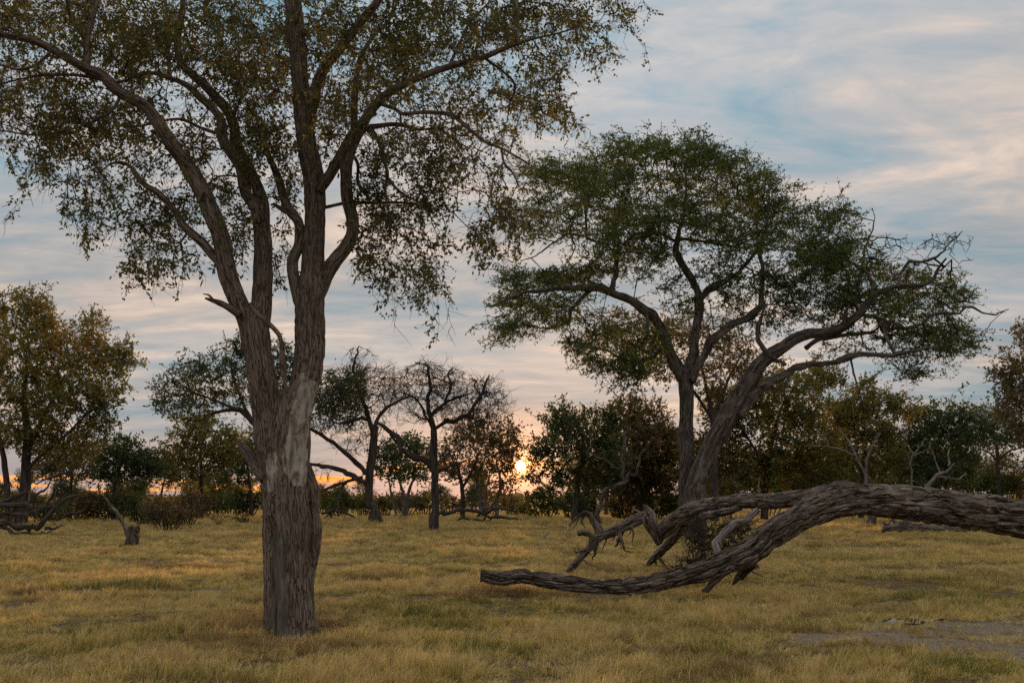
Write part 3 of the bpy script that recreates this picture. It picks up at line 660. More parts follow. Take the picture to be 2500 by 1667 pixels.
    t.limb('strip', [(697, 1025, 10), (704, 1060, 15), (713, 1090, 18), (723, 1130, 22), (724, 1175, 21), (726, 1211, 27), (723, 1265, 24), (716, 1310, 18), (710, 1370, 8)], 'trunk', (-.02, 0), part='dead_bark_strip', attach=(0, 0), **st)
    # crown clumps: x, y, rx, ry, twig ends
    cl = [(-110, 40, 120, 110, 170), (0, 40, 110, 90, 220), (110, 40, 110, 80, 250), (230, 50, 110, 80, 250), (350, 60, 110, 90, 260), (470, 70, 110, 90, 250), (580, 80, 100, 100, 240),
          (-90, 200, 100, 90, 150), (20, 200, 100, 80, 210), (120, 230, 90, 70, 170), (60, 300, 90, 60, 130), (180, 300, 80, 60, 120), (160, 380, 70, 45, 80), (90, 350, 60, 45, 60), (270, 350, 80, 50, 80), (290, 110, 90, 60, 120), (250, 270, 80, 50, 90),
          (180, 480, 40, 35, 26), (195, 540, 28, 16, 12), (235, 430, 50, 40, 40), (320, 520, 40, 40, 34), (370, 545, 50, 55, 60), (345, 600, 50, 45, 40), (310, 640, 24, 28, 14), (420, 590, 30, 40, 22), (380, 470, 60, 40, 50), (300, 450, 50, 40, 36),
          (470, 400, 40, 50, 34), (520, 420, 40, 40, 36), (560, 330, 60, 60, 80), (600, 240, 70, 70, 110), (520, 180, 80, 60, 120), (640, 330, 50, 60, 60), (650, 430, 30, 60, 34), (560, 500, 30, 60, 34), (645, 560, 22, 55, 24), (640, 640, 16, 26, 10), (545, 560, 22, 40, 14), (450, 480, 40, 40, 26), (430, 330, 50, 40, 40), (640, 150, 60, 80, 110),
          (740, 60, 90, 80, 200), (860, 60, 110, 90, 260), (980, 60, 110, 90, 260), (1100, 40, 110, 80, 230), (1200, 40, 90, 70, 150), (1290, 20, 70, 40, 70), (1340, 90, 60, 40, 60), (1385, 125, 34, 26, 24), (1425, 40, 26, 34, 20), (1400, 5, 40, 18, 16), (1270, 130, 60, 40, 60), (1240, 190, 50, 40, 40), (1275, 245, 34, 24, 22), (1210, 240, 40, 36, 28),
          (790, 200, 70, 70, 110), (890, 160, 90, 60, 120), (1010, 220, 90, 60, 120), (1110, 210, 80, 60, 100), (960, 330, 90, 60, 110), (1050, 330, 70, 50, 80), (1130, 300, 60, 40, 40), (870, 360, 60, 50, 60), (760, 300, 50, 60, 60), (1000, 400, 60, 40, 46),
          (850, 520, 50, 60, 64), (920, 480, 60, 50, 64), (980, 470, 40, 40, 34), (900, 580, 60, 50, 60), (970, 560, 45, 50, 44), (985, 640, 30, 45, 22), (960, 680, 18, 18, 6), (835, 600, 36, 30, 22), (905, 640, 26, 22, 14), (1010, 540, 18, 30, 10), (850, 430, 40, 40, 34),
          (1150, 430, 45, 55, 60), (1190, 400, 40, 40, 40), (1140, 520, 55, 50, 60), (1110, 560, 36, 30, 26), (1185, 500, 40, 50, 44), (1090, 540, 20, 24, 10), (1215, 380, 26, 26, 16), (1180, 570, 30, 24, 14)]
    rng = np.random.default_rng(8); t.gap = .40; t.gapf = 2.6
    # loose sprays over the whole crown and hanging strings along its lower edge
    for (x, y, rx, ry, n) in [(120, 180, 260, 180, 260), (420, 240, 200, 160, 240), (330, 340, 160, 120, 120), (640, 240, 160, 200, 200), (950, 220, 280, 180, 360), (1180, 180, 160, 120, 110), (930, 420, 140, 120, 110), (560, 420, 120, 140, 70)]:
        for k in range(3): t.clump(x, y, rx, ry, n // 3, dz=rng.uniform(-1.3, 1.3), depth=.8)
    for (x0, y0, ln) in [(60, 380, 50), (110, 400, 60), (150, 440, 60), (200, 500, 50), (300, 560, 90), (330, 590, 70), (360, 560, 90), (405, 560, 80), (450, 540, 60), (640, 600, 60), (545, 540, 70), (820, 580, 60), (850, 590, 70), (880, 600, 60), (930, 600, 80), (960, 620, 80), (975, 600, 70), (1000, 560, 120), (1010, 600, 90), (1090, 520, 60), (1110, 540, 60), (1140, 560, 50), (1290, 190, 70), (1300, 220, 50), (1400, 100, 50), (1440, 30, 50), (1230, 250, 50), (1260, 230, 60), (1050, 380, 60), (1080, 400, 50), (20, 340, 60), (265, 480, 60)]:
        n = ln // 11; g = np.arange(n) / n
        t.att.append(at(x0 + rng.normal(size=n) * 6 + g * rng.uniform(-14, 14), y0 + g * ln, t.d + rng.uniform(-1, 1) + rng.normal(size=n) * .05))
    for c in cl:
        big = 1.0 if c[1] < 260 else .6
        for k in range(3): t.clump(c[0], c[1], c[2] * 1.12, c[3] * 1.1, max(2, int(c[4] * .36)), dz=rng.uniform(-1.0, 2.4) * big, depth=1.3)
    for k in range(24):   # the crown goes on above the picture
        t.clump(rng.uniform(-150, 1150), rng.uniform(-380, -80), 150, 110, 45, dz=rng.uniform(-2.2, 2.2), depth=1.4)
    t.grow('twigA', 'leafA', leaf=(.057, .029), per=14, sig=.10, tip_r=.0030, bf=.16, jit=.2, droop=.7, exp=.47, sides=3, kfreq=.9, kbias=-.04, leafdroop=.45, clus=2, leaf_frac=.68, side_twigs=1, stwl=.24, spike=(.05, .45, -.1, .11, .5))
build_big_tree()

# ------------------------------------------------------------------ the acacia on the right
def wscale(t, k):
    old = t.limb
    t.limb = lambda key, pts, *a, **kw: old(key, [(x, y, w * k) for x, y, w in pts], *a, **kw)
def build_acacia():
    t = Tree('acacia_tree', 'large spreading green acacia with two dark trunks behind the fallen log', 'tree', 1590, 43.0, seed=5)
    kw = dict(mat='barkB', amp=.16, nseg=36, fine=.03, ridge=(.09, .8), wig=.08)
    wscale(t, .9)
    t.limb('left_trunk', [(1583, 1245, 66), (1580, 1200, 56), (1577, 1150, 46), (1575, 1102, 40), (1577, 1052, 36), (1575, 986, 36), (1577, 937, 36), (1577, 887, 38), (1575, 861, 36), (1575, 840, 22)], part='trunk', attach=(0, 0), **kw)
    t.limb('right_trunk', [(1592, 1245, 70), (1594, 1190, 62), (1600, 1118, 52), (1621, 1062, 50), (1640, 1013, 50), (1666, 966, 51), (1696, 913, 48), (1722, 867, 43), (1745, 834, 38), (1772, 811, 34), (1798, 795, 31), (1824, 778, 29), (1855, 768, 27), (1880, 765, 26), (1908, 761, 25), (1938, 749, 22), (1964, 729, 20), (1984, 710, 18), (2007, 683, 16), (2030, 670, 14), (2056, 660, 12), (2089, 657, 10), (2122, 655, 9), (2142, 642, 8), (2155, 614, 6), (2172, 594, 4)], None, (-.4, -2.6), part='trunk', attach=(.55, 1), **kw)
    kw.update(part='limb', nseg=22, fine=.016, wig=.18, kink=.07)
    t.limb('LB', [(1568, 872, 26), (1554, 845, 30), (1541, 814, 28), (1524, 772, 28), (1507, 739, 27), (1486, 712, 26), (1449, 691, 25), (1413, 675, 23), (1380, 661, 21), (1353, 654, 18), (1327, 651, 16), (1307, 661, 14), (1277, 671, 11), (1244, 678, 9), (1208, 671, 7), (1188, 678, 6), (1162, 691, 6), (1132, 704, 5), (1112, 706, 3)], 'left_trunk', (0, -2), attach=(.3, 1), **kw)
    t.limb('MB', [(1580, 870, 26), (1587, 844, 30), (1597, 788, 27), (1603, 748, 25), (1607, 694, 24), (1604, 671, 22), (1591, 645, 20), (1568, 625, 18), (1551, 610, 16), (1551, 579, 16), (1555, 553, 14), (1562, 520, 11), (1574, 480, 8), (1580, 430, 5), (1570, 380, 3)], 'left_trunk', (0, 1.2), attach=(.3, 1), **kw)
    t.limb('RB', [(1587, 875, 22), (1600, 850, 24), (1616, 828, 24), (1630, 791, 23), (1650, 765, 22), (1676, 748, 20), (1715, 732, 18), (1740, 722, 16), (1753, 705, 16), (1753, 673, 15), (1747, 634, 14), (1749, 607, 11), (1743, 574, 8), (1760, 520, 5), (1770, 460, 3)], 'left_trunk', (-.3, -2.2), attach=(.3, 1), **kw)
    kw.update(nseg=14, fine=.008, wig=.2, kink=.2)
    t.limb('LB2', [(1402, 668, 14), (1410, 640, 14), (1418, 610, 12), (1426, 589, 9), (1420, 550, 6), (1400, 500, 4)], 'LB', (0, 1.5), **kw)
    t.limb('LB3', [(1362, 660, 10), (1336, 690, 9), (1314, 708, 8), (1307, 731, 7), (1287, 751, 6), (1248, 754, 5), (1205, 747, 3)], 'LB', (0, 1.5), **kw)
    t.limb('LB4', [(1486, 715, 10), (1486, 748, 10), (1490, 768, 10), (1501, 778, 9), (1496, 797, 6)], 'LB', (-.4, -.3), part='broken_stub', **{k: v for k, v in kw.items() if k != 'part'})
    t.limb('LB5', [(1425, 592, 8), (1380, 555, 8), (1345, 545, 8), (1335, 520, 7), (1345, 490, 6), (1352, 455, 5), (1330, 420, 3)], 'LB2', (0, .8), **kw)
    t.limb('LB6', [(1340, 542, 6), (1300, 540, 5), (1262, 565, 4), (1225, 590, 3), (1195, 598, 2)], 'LB5', (0, -.6), **kw)
    t.limb('LB7', [(1530, 785, 10), (1490, 830, 9), (1450, 835, 8), (1410, 815, 7), (1380, 800, 5), (1340, 800, 3)], 'LB', (0, 2.4), **kw)
    t.limb('MB2', [(1554, 556, 10), (1535, 543, 10), (1502, 536, 9), (1459, 539, 7), (1436, 559, 5), (1420, 575, 3)], 'MB', (0, -1.8), **kw)
    t.limb('MB3', [(1556, 553, 9), (1578, 546, 8), (1624, 556, 8), (1673, 566, 6), (1710, 560, 3)], 'MB', (0, 2), **kw)
    t.limb('MB4', [(1606, 690, 16), (1616, 676, 18), (1637, 658, 17), (1673, 642, 14), (1703, 622, 11), (1730, 590, 8), (1740, 550, 5), (1735, 500, 3)], 'MB', (0, 1.6), **kw)
    t.limb('RT2', [(1700, 955, 16), (1712, 920, 24), (1730, 903, 25), (1755, 887, 24), (1785, 871, 22), (1814, 851, 20), (1847, 838, 18), (1882, 834, 17), (1918, 833, 17), (1951, 822, 17), (1984, 808, 17), (2010, 808, 14), (2036, 815, 12), (2063, 815, 10), (2109, 817, 8), (2121, 797, 7), (2149, 802, 5), (2180, 800, 3)], 'right_trunk', (-.5, -1.6), **kw)
    t.limb('RT3', [(1770, 818, 13), (1750, 800, 14), (1741, 780, 13), (1739, 760, 12), (1745, 737, 9), (1760, 700, 5)], 'right_trunk', (-.6, -.8), **kw)
    t.limb('RT4', [(1775, 822, 12), (1790, 830, 11), (1806, 836, 6)], 'right_trunk', (-.5, -.3), part='broken_stub', attach=(0, 0), **{k: v for k, v in kw.items() if k != 'part'})
    t.limb('RT5', [(2062, 662, 9), (2066, 640, 9), (2066, 606, 8), (2103, 602, 8), (2136, 597, 7), (2162, 581, 5), (2188, 554, 3), (2210, 531, 2)], 'right_trunk', (0, .4), **kw)
    t.limb('RT6', [(1980, 722, 10), (2023, 733, 10), (2056, 743, 10), (2086, 757, 10), (2112, 749, 9), (2132, 729, 8), (2165, 719, 7), (2202, 723, 6), (2221, 703, 6), (2248, 716, 5), (2274, 724, 4), (2297, 719, 3), (2317, 710, 2)], 'right_trunk', (0, -.6), **kw)
    t.limb('RT7', [(2005, 686, 11), (2004, 650, 11), (1990, 627, 10), (1957, 604, 7), (1925, 590, 5), (1900, 560, 3)], 'right_trunk', (0, 1.2), **kw)
    t.limb('RT8', [(1944, 747, 14), (1938, 715, 13), (1950, 698, 7)], 'right_trunk', (-.1, -.2), part='broken_stub', **{k: v for k, v in kw.items() if k != 'part'})
    t.limb('RT9', [(2055, 812, 9), (2043, 789, 9), (2030, 756, 8), (2023, 736, 6)], 'RT2', (0, .5), **kw)
    t.limb('RT10', [(1850, 800, 12), (1880, 778, 12), (1930, 770, 12), (1990, 765, 9), (2015, 762, 4)], 'right_trunk', (.5, .8), **kw)
    t.limb('RT11', [(1975, 720, 10), (1962, 690, 10), (1975, 640, 8), (1985, 580, 6), (1995, 545, 5), (2008, 510, 3), (2003, 478, 2)], 'right_trunk', (.3, 1.8), **kw)
    t.limb('RT12', [(1955, 824, 6), (1960, 850, 5), (1968, 885, 4), (1970, 905, 2)], 'RT2', (0, -.2), part='dead_twig', attach=(0, 0), **{k: v for k, v in kw.items() if k != 'part'})
    cl = [(1240, 395, 45, 32, 60), (1290, 400, 50, 40, 90), (1350, 390, 50, 35, 80), (1430, 350, 55, 35, 100), (1500, 345, 60, 30, 110), (1580, 350, 60, 35, 110), (1640, 365, 55, 35, 100), (1700, 400, 55, 35, 95), (1760, 430, 45, 32, 70),
          (1400, 420, 70, 40, 110), (1490, 420, 80, 40, 140), (1590, 430, 80, 45, 150), (1690, 460, 70, 40, 120), (1780, 490, 60, 40, 90), (1330, 460, 60, 45, 90), (1260, 470, 45, 40, 50), (1230, 520, 40, 30, 32), (1290, 520, 45, 30, 40),
          (1450, 500, 80, 45, 150), (1550, 500, 80, 45, 140), (1640, 530, 70, 45, 110), (1730, 550, 70, 45, 120), (1820, 540, 60, 45, 110), (1870, 500, 45, 28, 50), (1930, 495, 45, 22, 36), (1890, 570, 60, 45, 110), (1850, 610, 60, 40, 100), (1930, 620, 60, 45, 80), (1960, 540, 40, 35, 40),
          (1400, 560, 60, 40, 90), (1460, 600, 60, 35, 80), (1400, 610, 60, 30, 60), (1500, 570, 50, 35, 60), (1660, 620, 60, 35, 60), (1740, 640, 60, 40, 60), (1820, 670, 60, 40, 60), (1680, 690, 40, 30, 26), (1780, 740, 60, 35, 50), (1850, 720, 60, 30, 46),
          (1210, 645, 60, 24, 70), (1180, 640, 45, 22, 40), (1280, 640, 60, 26, 70), (1340, 630, 50, 26, 56), (1160, 690, 45, 24, 36), (1230, 700, 70, 28, 70), (1150, 760, 40, 32, 44), (1200, 745, 50, 30, 50), (1270, 730, 50, 26, 40), (1130, 785, 24, 22, 16),
          (1330, 790, 40, 28, 40), (1390, 770, 50, 30, 50), (1400, 820, 55, 34, 70), (1450, 850, 50, 34, 60), (1360, 830, 30, 26, 20), (1490, 800, 40, 40, 30), (1520, 690, 50, 40, 36), (1570, 700, 40, 40, 26), (1650, 800, 40, 40, 20),
          (2010, 600, 50, 40, 40), (2060, 580, 40, 30, 22), (2050, 640, 60, 40, 50), (2110, 640, 50, 34, 34), (2120, 690, 60, 30, 50), (2190, 680, 45, 26, 40), (2230, 690, 26, 20, 14), (2060, 700, 60, 30, 44), (2080, 780, 70, 34, 60), (2170, 770, 60, 30, 60), (2210, 800, 45, 28, 46), (2240, 775, 24, 20, 12), (2100, 840, 40, 26, 24), (2065, 860, 14, 22, 8), (2110, 865, 14, 20, 8), (1990, 790, 50, 30, 30), (1930, 700, 40, 40, 36), (1900, 800, 60, 26, 26), (1960, 660, 50, 40, 50)]
    rng = np.random.default_rng(9); t.gap = .40; t.gapf = 1.0
    for c in cl:
        for k in range(2): t.clump(*c[:4], max(2, int(c[4] * .5)), dz=rng.uniform(-3.4, 3.4) if c[1] < 640 and c[0] < 1950 else rng.uniform(-1.5, 1.5), depth=1.6)
    for (x, y, rx, ry, n) in [(1330, 470, 150, 110, 200), (1560, 440, 260, 120, 420), (1780, 560, 200, 110, 300), (1500, 580, 220, 90, 240), (1700, 690, 220, 80, 170), (2030, 680, 180, 110, 420), (2130, 760, 120, 70, 200), (1260, 690, 140, 80, 240), (1430, 800, 120, 70, 160), (1880, 640, 140, 90, 220)]:
        for k in range(2): t.clump(x, y, rx, ry, n // 2, dz=rng.uniform(-2, 2), depth=.7)
    # leafless right shoulder
    for c in [(2090, 565, 50, 30, 40), (2150, 555, 50, 26, 40), (2200, 560, 34, 24, 26), (2215, 595, 30, 18, 14), (2040, 560, 30, 30, 20), (2290, 715, 26, 14, 10), (2190, 620, 30, 20, 12)]: t.clump(*c[:4], c[4], dz=rng.uniform(-.8, .8), depth=1)
    lf = at(2020, 700, 38)[0]
    def leafless(p):
        q = project(p); return 2020 < q[0] < 2300 and 500 < q[1] < 622 and (q[0] - 2020) * .35 > (q[1] - 600) or q[0] > 2262
    t.grow('twigD', 'leafB', leaf=(.145, .056), per=21, leaf_frac=.92, sig=.26, tip_r=.0105, bf=.25, jit=.28, droop=.05, flat=.45, exp=.46, sides=3, kfreq=.35, leafless=leafless, clus=3, leafdroop=.0, kbias=.05, spike=(.07, 1.1, .45, .3, .1))
def project(p):
    cp, sp = math.cos(PITCH), math.sin(PITCH); v = np.asarray(p) - np.array([0, 0, CAMZ])
    z = v[1] * cp + v[2] * sp; y = -v[1] * sp + v[2] * cp
    return ((1250 + F * v[0] / z) / S, (833.5 - F * y / z) / S)
build_acacia()

# ------------------------------------------------------------------ dead and half dead trees in the middle distance
def build_dead_trees():
    t = Tree('dead_tree', 'leafless dark tree with straight trunk and curved low limb, left of the sun', 'dead tree', 995, 51.0, seed=11)
    kw = dict(mat='barkD', amp=.14, nseg=16, wig=.2, kink=.22)
    t.limb('trunk', [(993, 1222, 26), (994, 1205, 23), (996, 1165, 19), (999, 1116, 18), (1001, 1083, 20), (1001, 1050, 16), (999, 1010, 15), (998, 984, 15), (993, 966, 12)], part='trunk', attach=(0, 0), **kw)
    kw['part'] = 'limb'
    t.limb('S', [(1000, 1076, 13), (988, 1063, 15), (970, 1055, 14), (943, 1046, 13), (923, 1036, 12), (914, 1017, 12), (910, 1000, 11), (897, 987, 10), (877, 980, 8), (868, 965, 5), (872, 945, 3)], 'trunk', (0, -1), attach=(.6, 1), **kw)
    t.limb('S2', [(914, 1017, 7), (904, 1010, 5), (895, 998, 3)], 'S', (0, -.2), attach=(0, 0), **kw)
    t.limb('E', [(1003, 1085, 8), (1020, 1078, 7), (1040, 1066, 5), (1062, 1060, 3), (1080, 1055, 2)], 'trunk', (0, .8), **kw)
    t.limb('Rt', [(997, 985, 10), (1006, 976, 12), (1022, 967, 11), (1052, 960, 10), (1075, 954, 8), (1095, 941, 8), (1105, 911, 7), (1112, 885, 6), (1125, 861, 3)], 'trunk', (0, 1.4), **kw)
    t.limb('Up', [(995, 980, 9), (989, 951, 11), (980, 931, 9), (983, 908, 8), (993, 885, 7), (989, 861, 6), (983, 842, 5), (970, 825, 3), (953, 832, 2)], 'trunk', (0, -.8), **kw)
    t.limb('Up2', [(990, 955, 8), (1005, 938, 7), (1022, 924, 7), (1052, 911, 6), (1078, 903, 3)], 'Up', (0, 1.0), **kw)
    t.limb('Up3', [(1022, 924, 5), (1036, 885, 5), (1029, 861, 4), (1042, 843, 2)], 'Up2', (0, .4), **kw)
    t.limb('Lf', [(993, 978, 8), (983, 972, 7), (981, 960, 6), (960, 920, 5), (935, 905, 4), (915, 900, 2)], 'trunk', (0, -1.6), **kw)
    t.limb('Ch', [(1105, 915, 4), (1090, 885, 4), (1098, 868, 2)], 'Rt', (0, .5), **kw)
    for c in [(970, 850, 50, 26, 60), (945, 895, 60, 40, 90), (1000, 880, 50, 40, 80), (1040, 900, 60, 45, 110), (1110, 900, 50, 40, 90), (1135, 925, 35, 30, 46), (1060, 950, 70, 28, 90), (990, 925, 60, 35, 80), (1110, 960, 40, 24, 40), (945, 945, 40, 30, 40), (1150, 920, 18, 18, 12), (1060, 1000, 60, 30, 40)]:
        t.clump(*c[:4], c[4], dz=t.rng.uniform(-1.5, 1.5), depth=1.4)
    for c in [(960, 880, 70, 45, 90), (1050, 900, 90, 50, 130), (1110, 930, 60, 40, 80), (1010, 950, 90, 30, 80), (1040, 880, 30, 40, 40)]: t.clump(*c[:4], c[4], dz=t.rng.uniform(-1, 1), depth=1.2)
    t.grow('twigD', None, tip_r=.0085, bf=.4, jit=.36, droop=.15, exp=.49, sides=3, side_twigs=2, stwl=.5, spike=(.10, .8, .5, .25, .0))

    t = Tree('half_dead_acacia', 'gnarled half-bare acacia with spreading low limbs right of the big trunk', 'tree', 855, 66.0, seed=12)
    kw = dict(mat='barkD', amp=.14, nseg=16, wig=.2, kink=.2)
    t.limb('trunk', [(864, 1205, 40), (860, 1190, 30), (851, 1158, 22), (845, 1116, 18), (843, 1083, 17), (843, 1050, 17), (845, 1017, 19), (854, 997, 17), (864, 978, 12)], part='trunk', attach=(0, 0), **kw)
    kw['part'] = 'limb'
    t.limb('a', [(858, 990, 10), (866, 970, 9), (877, 947, 8), (900, 927, 7), (930, 914, 5), (956, 911, 3)], 'trunk', (0, 2), **kw)
    t.limb('b', [(857, 992, 10), (848, 966, 10), (840, 934, 10), (828, 901, 8), (812, 868, 7), (811, 842, 6), (820, 819, 5), (825, 795, 2)], 'trunk', (0, -1), **kw)
    t.limb('c', [(848, 966, 8), (831, 959, 8), (808, 964, 7), (785, 972, 5), (760, 965, 3)], 'b', (0, -1.5), **kw)
    t.limb('d', [(840, 1088, 11), (830, 1074, 12), (811, 1056, 11), (785, 1030, 10), (755, 1010, 9), (725, 990, 8), (700, 980, 6), (670, 960, 4)], 'trunk', (0, -2), **kw)
    t.limb('e', [(842, 1112, 10), (830, 1105, 11), (805, 1092, 11), (772, 1076, 10), (739, 1069, 9), (712, 1066, 7), (680, 1060, 3)], 'trunk', (0, 2), **kw)
    t.limb('f', [(832, 1096, 7), (805, 1102, 8), (772, 1114, 7), (739, 1126, 5), (715, 1132, 2)], 'trunk', (-.4, -2.5), **kw)
    t.limb('g', [(800, 1104, 6), (785, 1120, 5), (775, 1150, 4), (778, 1185, 3)], 'f', (0, -.5), attach=(0, 0), **kw)
    for c in [(820, 830, 34, 34, 60), (860, 870, 50, 30, 70), (900, 880, 40, 28, 50), (790, 870, 40, 34, 60), (880, 910, 50, 28, 50), (830, 900, 50, 40, 60), (880, 960, 40, 34, 40), (850, 930, 40, 34, 40), (800, 1010, 50, 34, 50), (740, 1085, 40, 22, 16), (870, 880, 70, 50, 90), (910, 900, 40, 30, 40), (840, 860, 60, 50, 60), (820, 1000, 40, 50, 40)]:
        t.clump(*c[:4], c[4], dz=t.rng.uniform(-2, 2), depth=1.4)
    for c in [(770, 920, 55, 50, 110), (735, 945, 40, 50, 70), (790, 950, 45, 34, 60), (820, 900, 40, 30, 34), (760, 880, 40, 30, 40)]: t.clump(*c[:4], c[4], dz=t.rng.uniform(-2, 2), depth=1.4)
    t.grow('twigD', 'leafDark', leaf=(.20, .09), per=12, sig=.30, tip_r=.010, bf=.4, jit=.34, droop=.15, exp=.48, sides=3, side_twigs=2, stwl=.6, leaf_frac=.75, spike=(.09, .9, .5, .3, .0), leafless=lambda p: (lambda q: q[0] > 838 or q[1] < 850 or q[1] > 985)(project(p)), clus=3)

    # pale bare trees on the right behind the log, and the snag behind the broken limb
    def pale(name, label, d, seed, limbs, cat='dead tree', mat='barkG', tw=((0, 0, 0, 0, 0),)):
        t = Tree(name, label, cat, limbs[0][0][0], d, seed=seed)
        for i, l in enumerate(limbs):
            t.limb(str(i), l, None if i == 0 else '0', (0, 0 if i == 0 else t.rng.uniform(-.8, .8)), part='trunk' if i == 0 else 'branch', mat=mat, amp=.15, nseg=10, wig=.2, kink=.55)
        n = 0
        for c in tw:
            if c[4]: t.clump(*c[:4], c[4], depth=1); n += 1
        if n: t.grow('twigG' if mat == 'barkG' else 'twigD', None, tip_r=.010, bf=.3, jit=.22, exp=.4, sides=3)
        return t
    pale('dead_tree', 'pale forked dead tree behind the crest of the log', 62, 21,
         [[(1998, 1205, 12), (1994, 1150, 9), (1992, 1109, 8), (1985, 1083, 7), (1972, 1056, 6), (1952, 1040, 5), (1929, 1033, 4), (1906, 1023, 4), (1890, 1003, 3), (1902, 995, 1.5)],
          [(1986, 1088, 6), (1989, 1063, 6), (1999, 1036, 5), (2012, 1010, 4), (2020, 992, 2)], [(1970, 1056, 5), (1958, 1030, 4), (1946, 1010, 3.5), (1928, 978, 2)], [(1976, 1062, 3), (1974, 1040, 3), (1975, 1026, 1.5)], [(1905, 1024, 3), (1880, 1024, 2), (1850, 1022, 1.2)]], tw=[(2030, 985, 30, 14, 8), (1900, 985, 30, 12, 6)])
    pale('dead_sapling', 'thin pale y-shaped dead sapling behind the log', 66, 22,
         [[(2092, 1200, 5), (2091, 1109, 5), (2094, 1066, 4.5), (2096, 1043, 4), (2084, 1023, 3), (2075, 1007, 1.5)], [(2096, 1046, 3.5), (2111, 1026, 3), (2126, 1005, 1.5)], [(2097, 1046, 3), (2115, 1038, 2.5), (2139, 1029, 1.2)]])
    pale('dead_branch', 'pale antler-like dead branch rising above the arched log', 52, 23,
         [[(2118, 1190, 9), (2128, 1120, 9), (2154, 1092, 8), (2167, 1083, 7), (2180, 1066, 6), (2192, 1062, 3)], [(2178, 1070, 5), (2181, 1050, 4), (2179, 1033, 2.5)], [(2160, 1088, 5), (2155, 1076, 4), (2149, 1061, 3.5), (2141, 1032, 2)],
          [(2150, 1098, 4), (2177, 1092, 4), (2200, 1101, 4), (2212, 1094, 3), (2217, 1084, 1.5)], [(2170, 1102, 3), (2184, 1090, 2), (2190, 1082, 1)]], cat='branch')
    pale('dead_snag', 'leaning grey-brown snag with two raised arms behind the broken log limb', 60, 24,
         [[(1370, 1205, 12), (1373, 1185, 11), (1377, 1160, 10), (1386, 1126, 9), (1412, 1115, 9), (1435, 1101, 9), (1455, 1085, 7), (1465, 1055, 5), (1481, 1029, 4), (1517, 999, 2)],
          [(1433, 1106, 7), (1432, 1069, 8), (1435, 1036, 7), (1442, 996, 8), (1449, 974, 2)], [(1434, 1080, 5), (1415, 1072, 5), (1385, 1055, 5), (1352, 1029, 3)], [(1437, 1070, 4), (1448, 1064, 3), (1454, 1060, 1.5)]], mat='barkB')
    pale('dead_snag', 'short slanting bare snag at the right edge above the log', 58, 25,
         [[(2352, 1200, 8), (2356, 1170, 7), (2360, 1130, 6), (2372, 1090, 5), (2380, 1050, 2)], [(2350, 1160, 4), (2338, 1150, 3), (2320, 1146, 1.5)]])
build_dead_trees()

# ------------------------------------------------------------------ trees of the background
def bg_tree(name, label, x, base_y, d, seed, trunks, clumps, leafm, barkm='barkD', leaf=(.21, .11), per=24, dens=1.0, sig=.30, group='trees at the far side of the clearing', twm='twigD', kbias=0., bf=.32, leaf_frac=1., side=0, kfreq=.3, tip=.011):
    t = Tree(name, label, 'tree', x, d, group, seed)
    for i, tr in enumerate(trunks):
        t.limb('t%d' % i, tr, None if i == 0 or len(tr) and tr[0][1] > 1150 else 't0', (0 if i == 0 else t.rng.uniform(-.5, .5), t.rng.uniform(-1, 1)), part='trunk' if i == 0 or tr[0][1] > 1150 else 'limb', mat=barkm, amp=.12, nseg=12, wig=.12, attach=(.45, 1) if i == 0 else (.3, 1))
    for c in clumps:
        n = max(4, int(c[2] * c[3] / 38 * dens))
        for k in range(2): t.clump(*c[:4], max(2, n // 2), dz=t.rng.uniform(-.7, .7) * c[2] * PX * d, depth=1.2)
    t.grow(twm, leafm, leaf=(leaf[0] * d / 65, leaf[1] * d / 65), per=per, sig=sig * d / 65, tip_r=tip, bf=bf, jit=.2, exp=.43, sides=3, kfreq=kfreq, kbias=kbias, leaf_frac=leaf_frac, side_twigs=side, stwl=.6, droop=.2, clus=3, leafdroop=.1, spike=(.06, .035 * d * .5, .3, .018 * d * .5, .1))
    return t
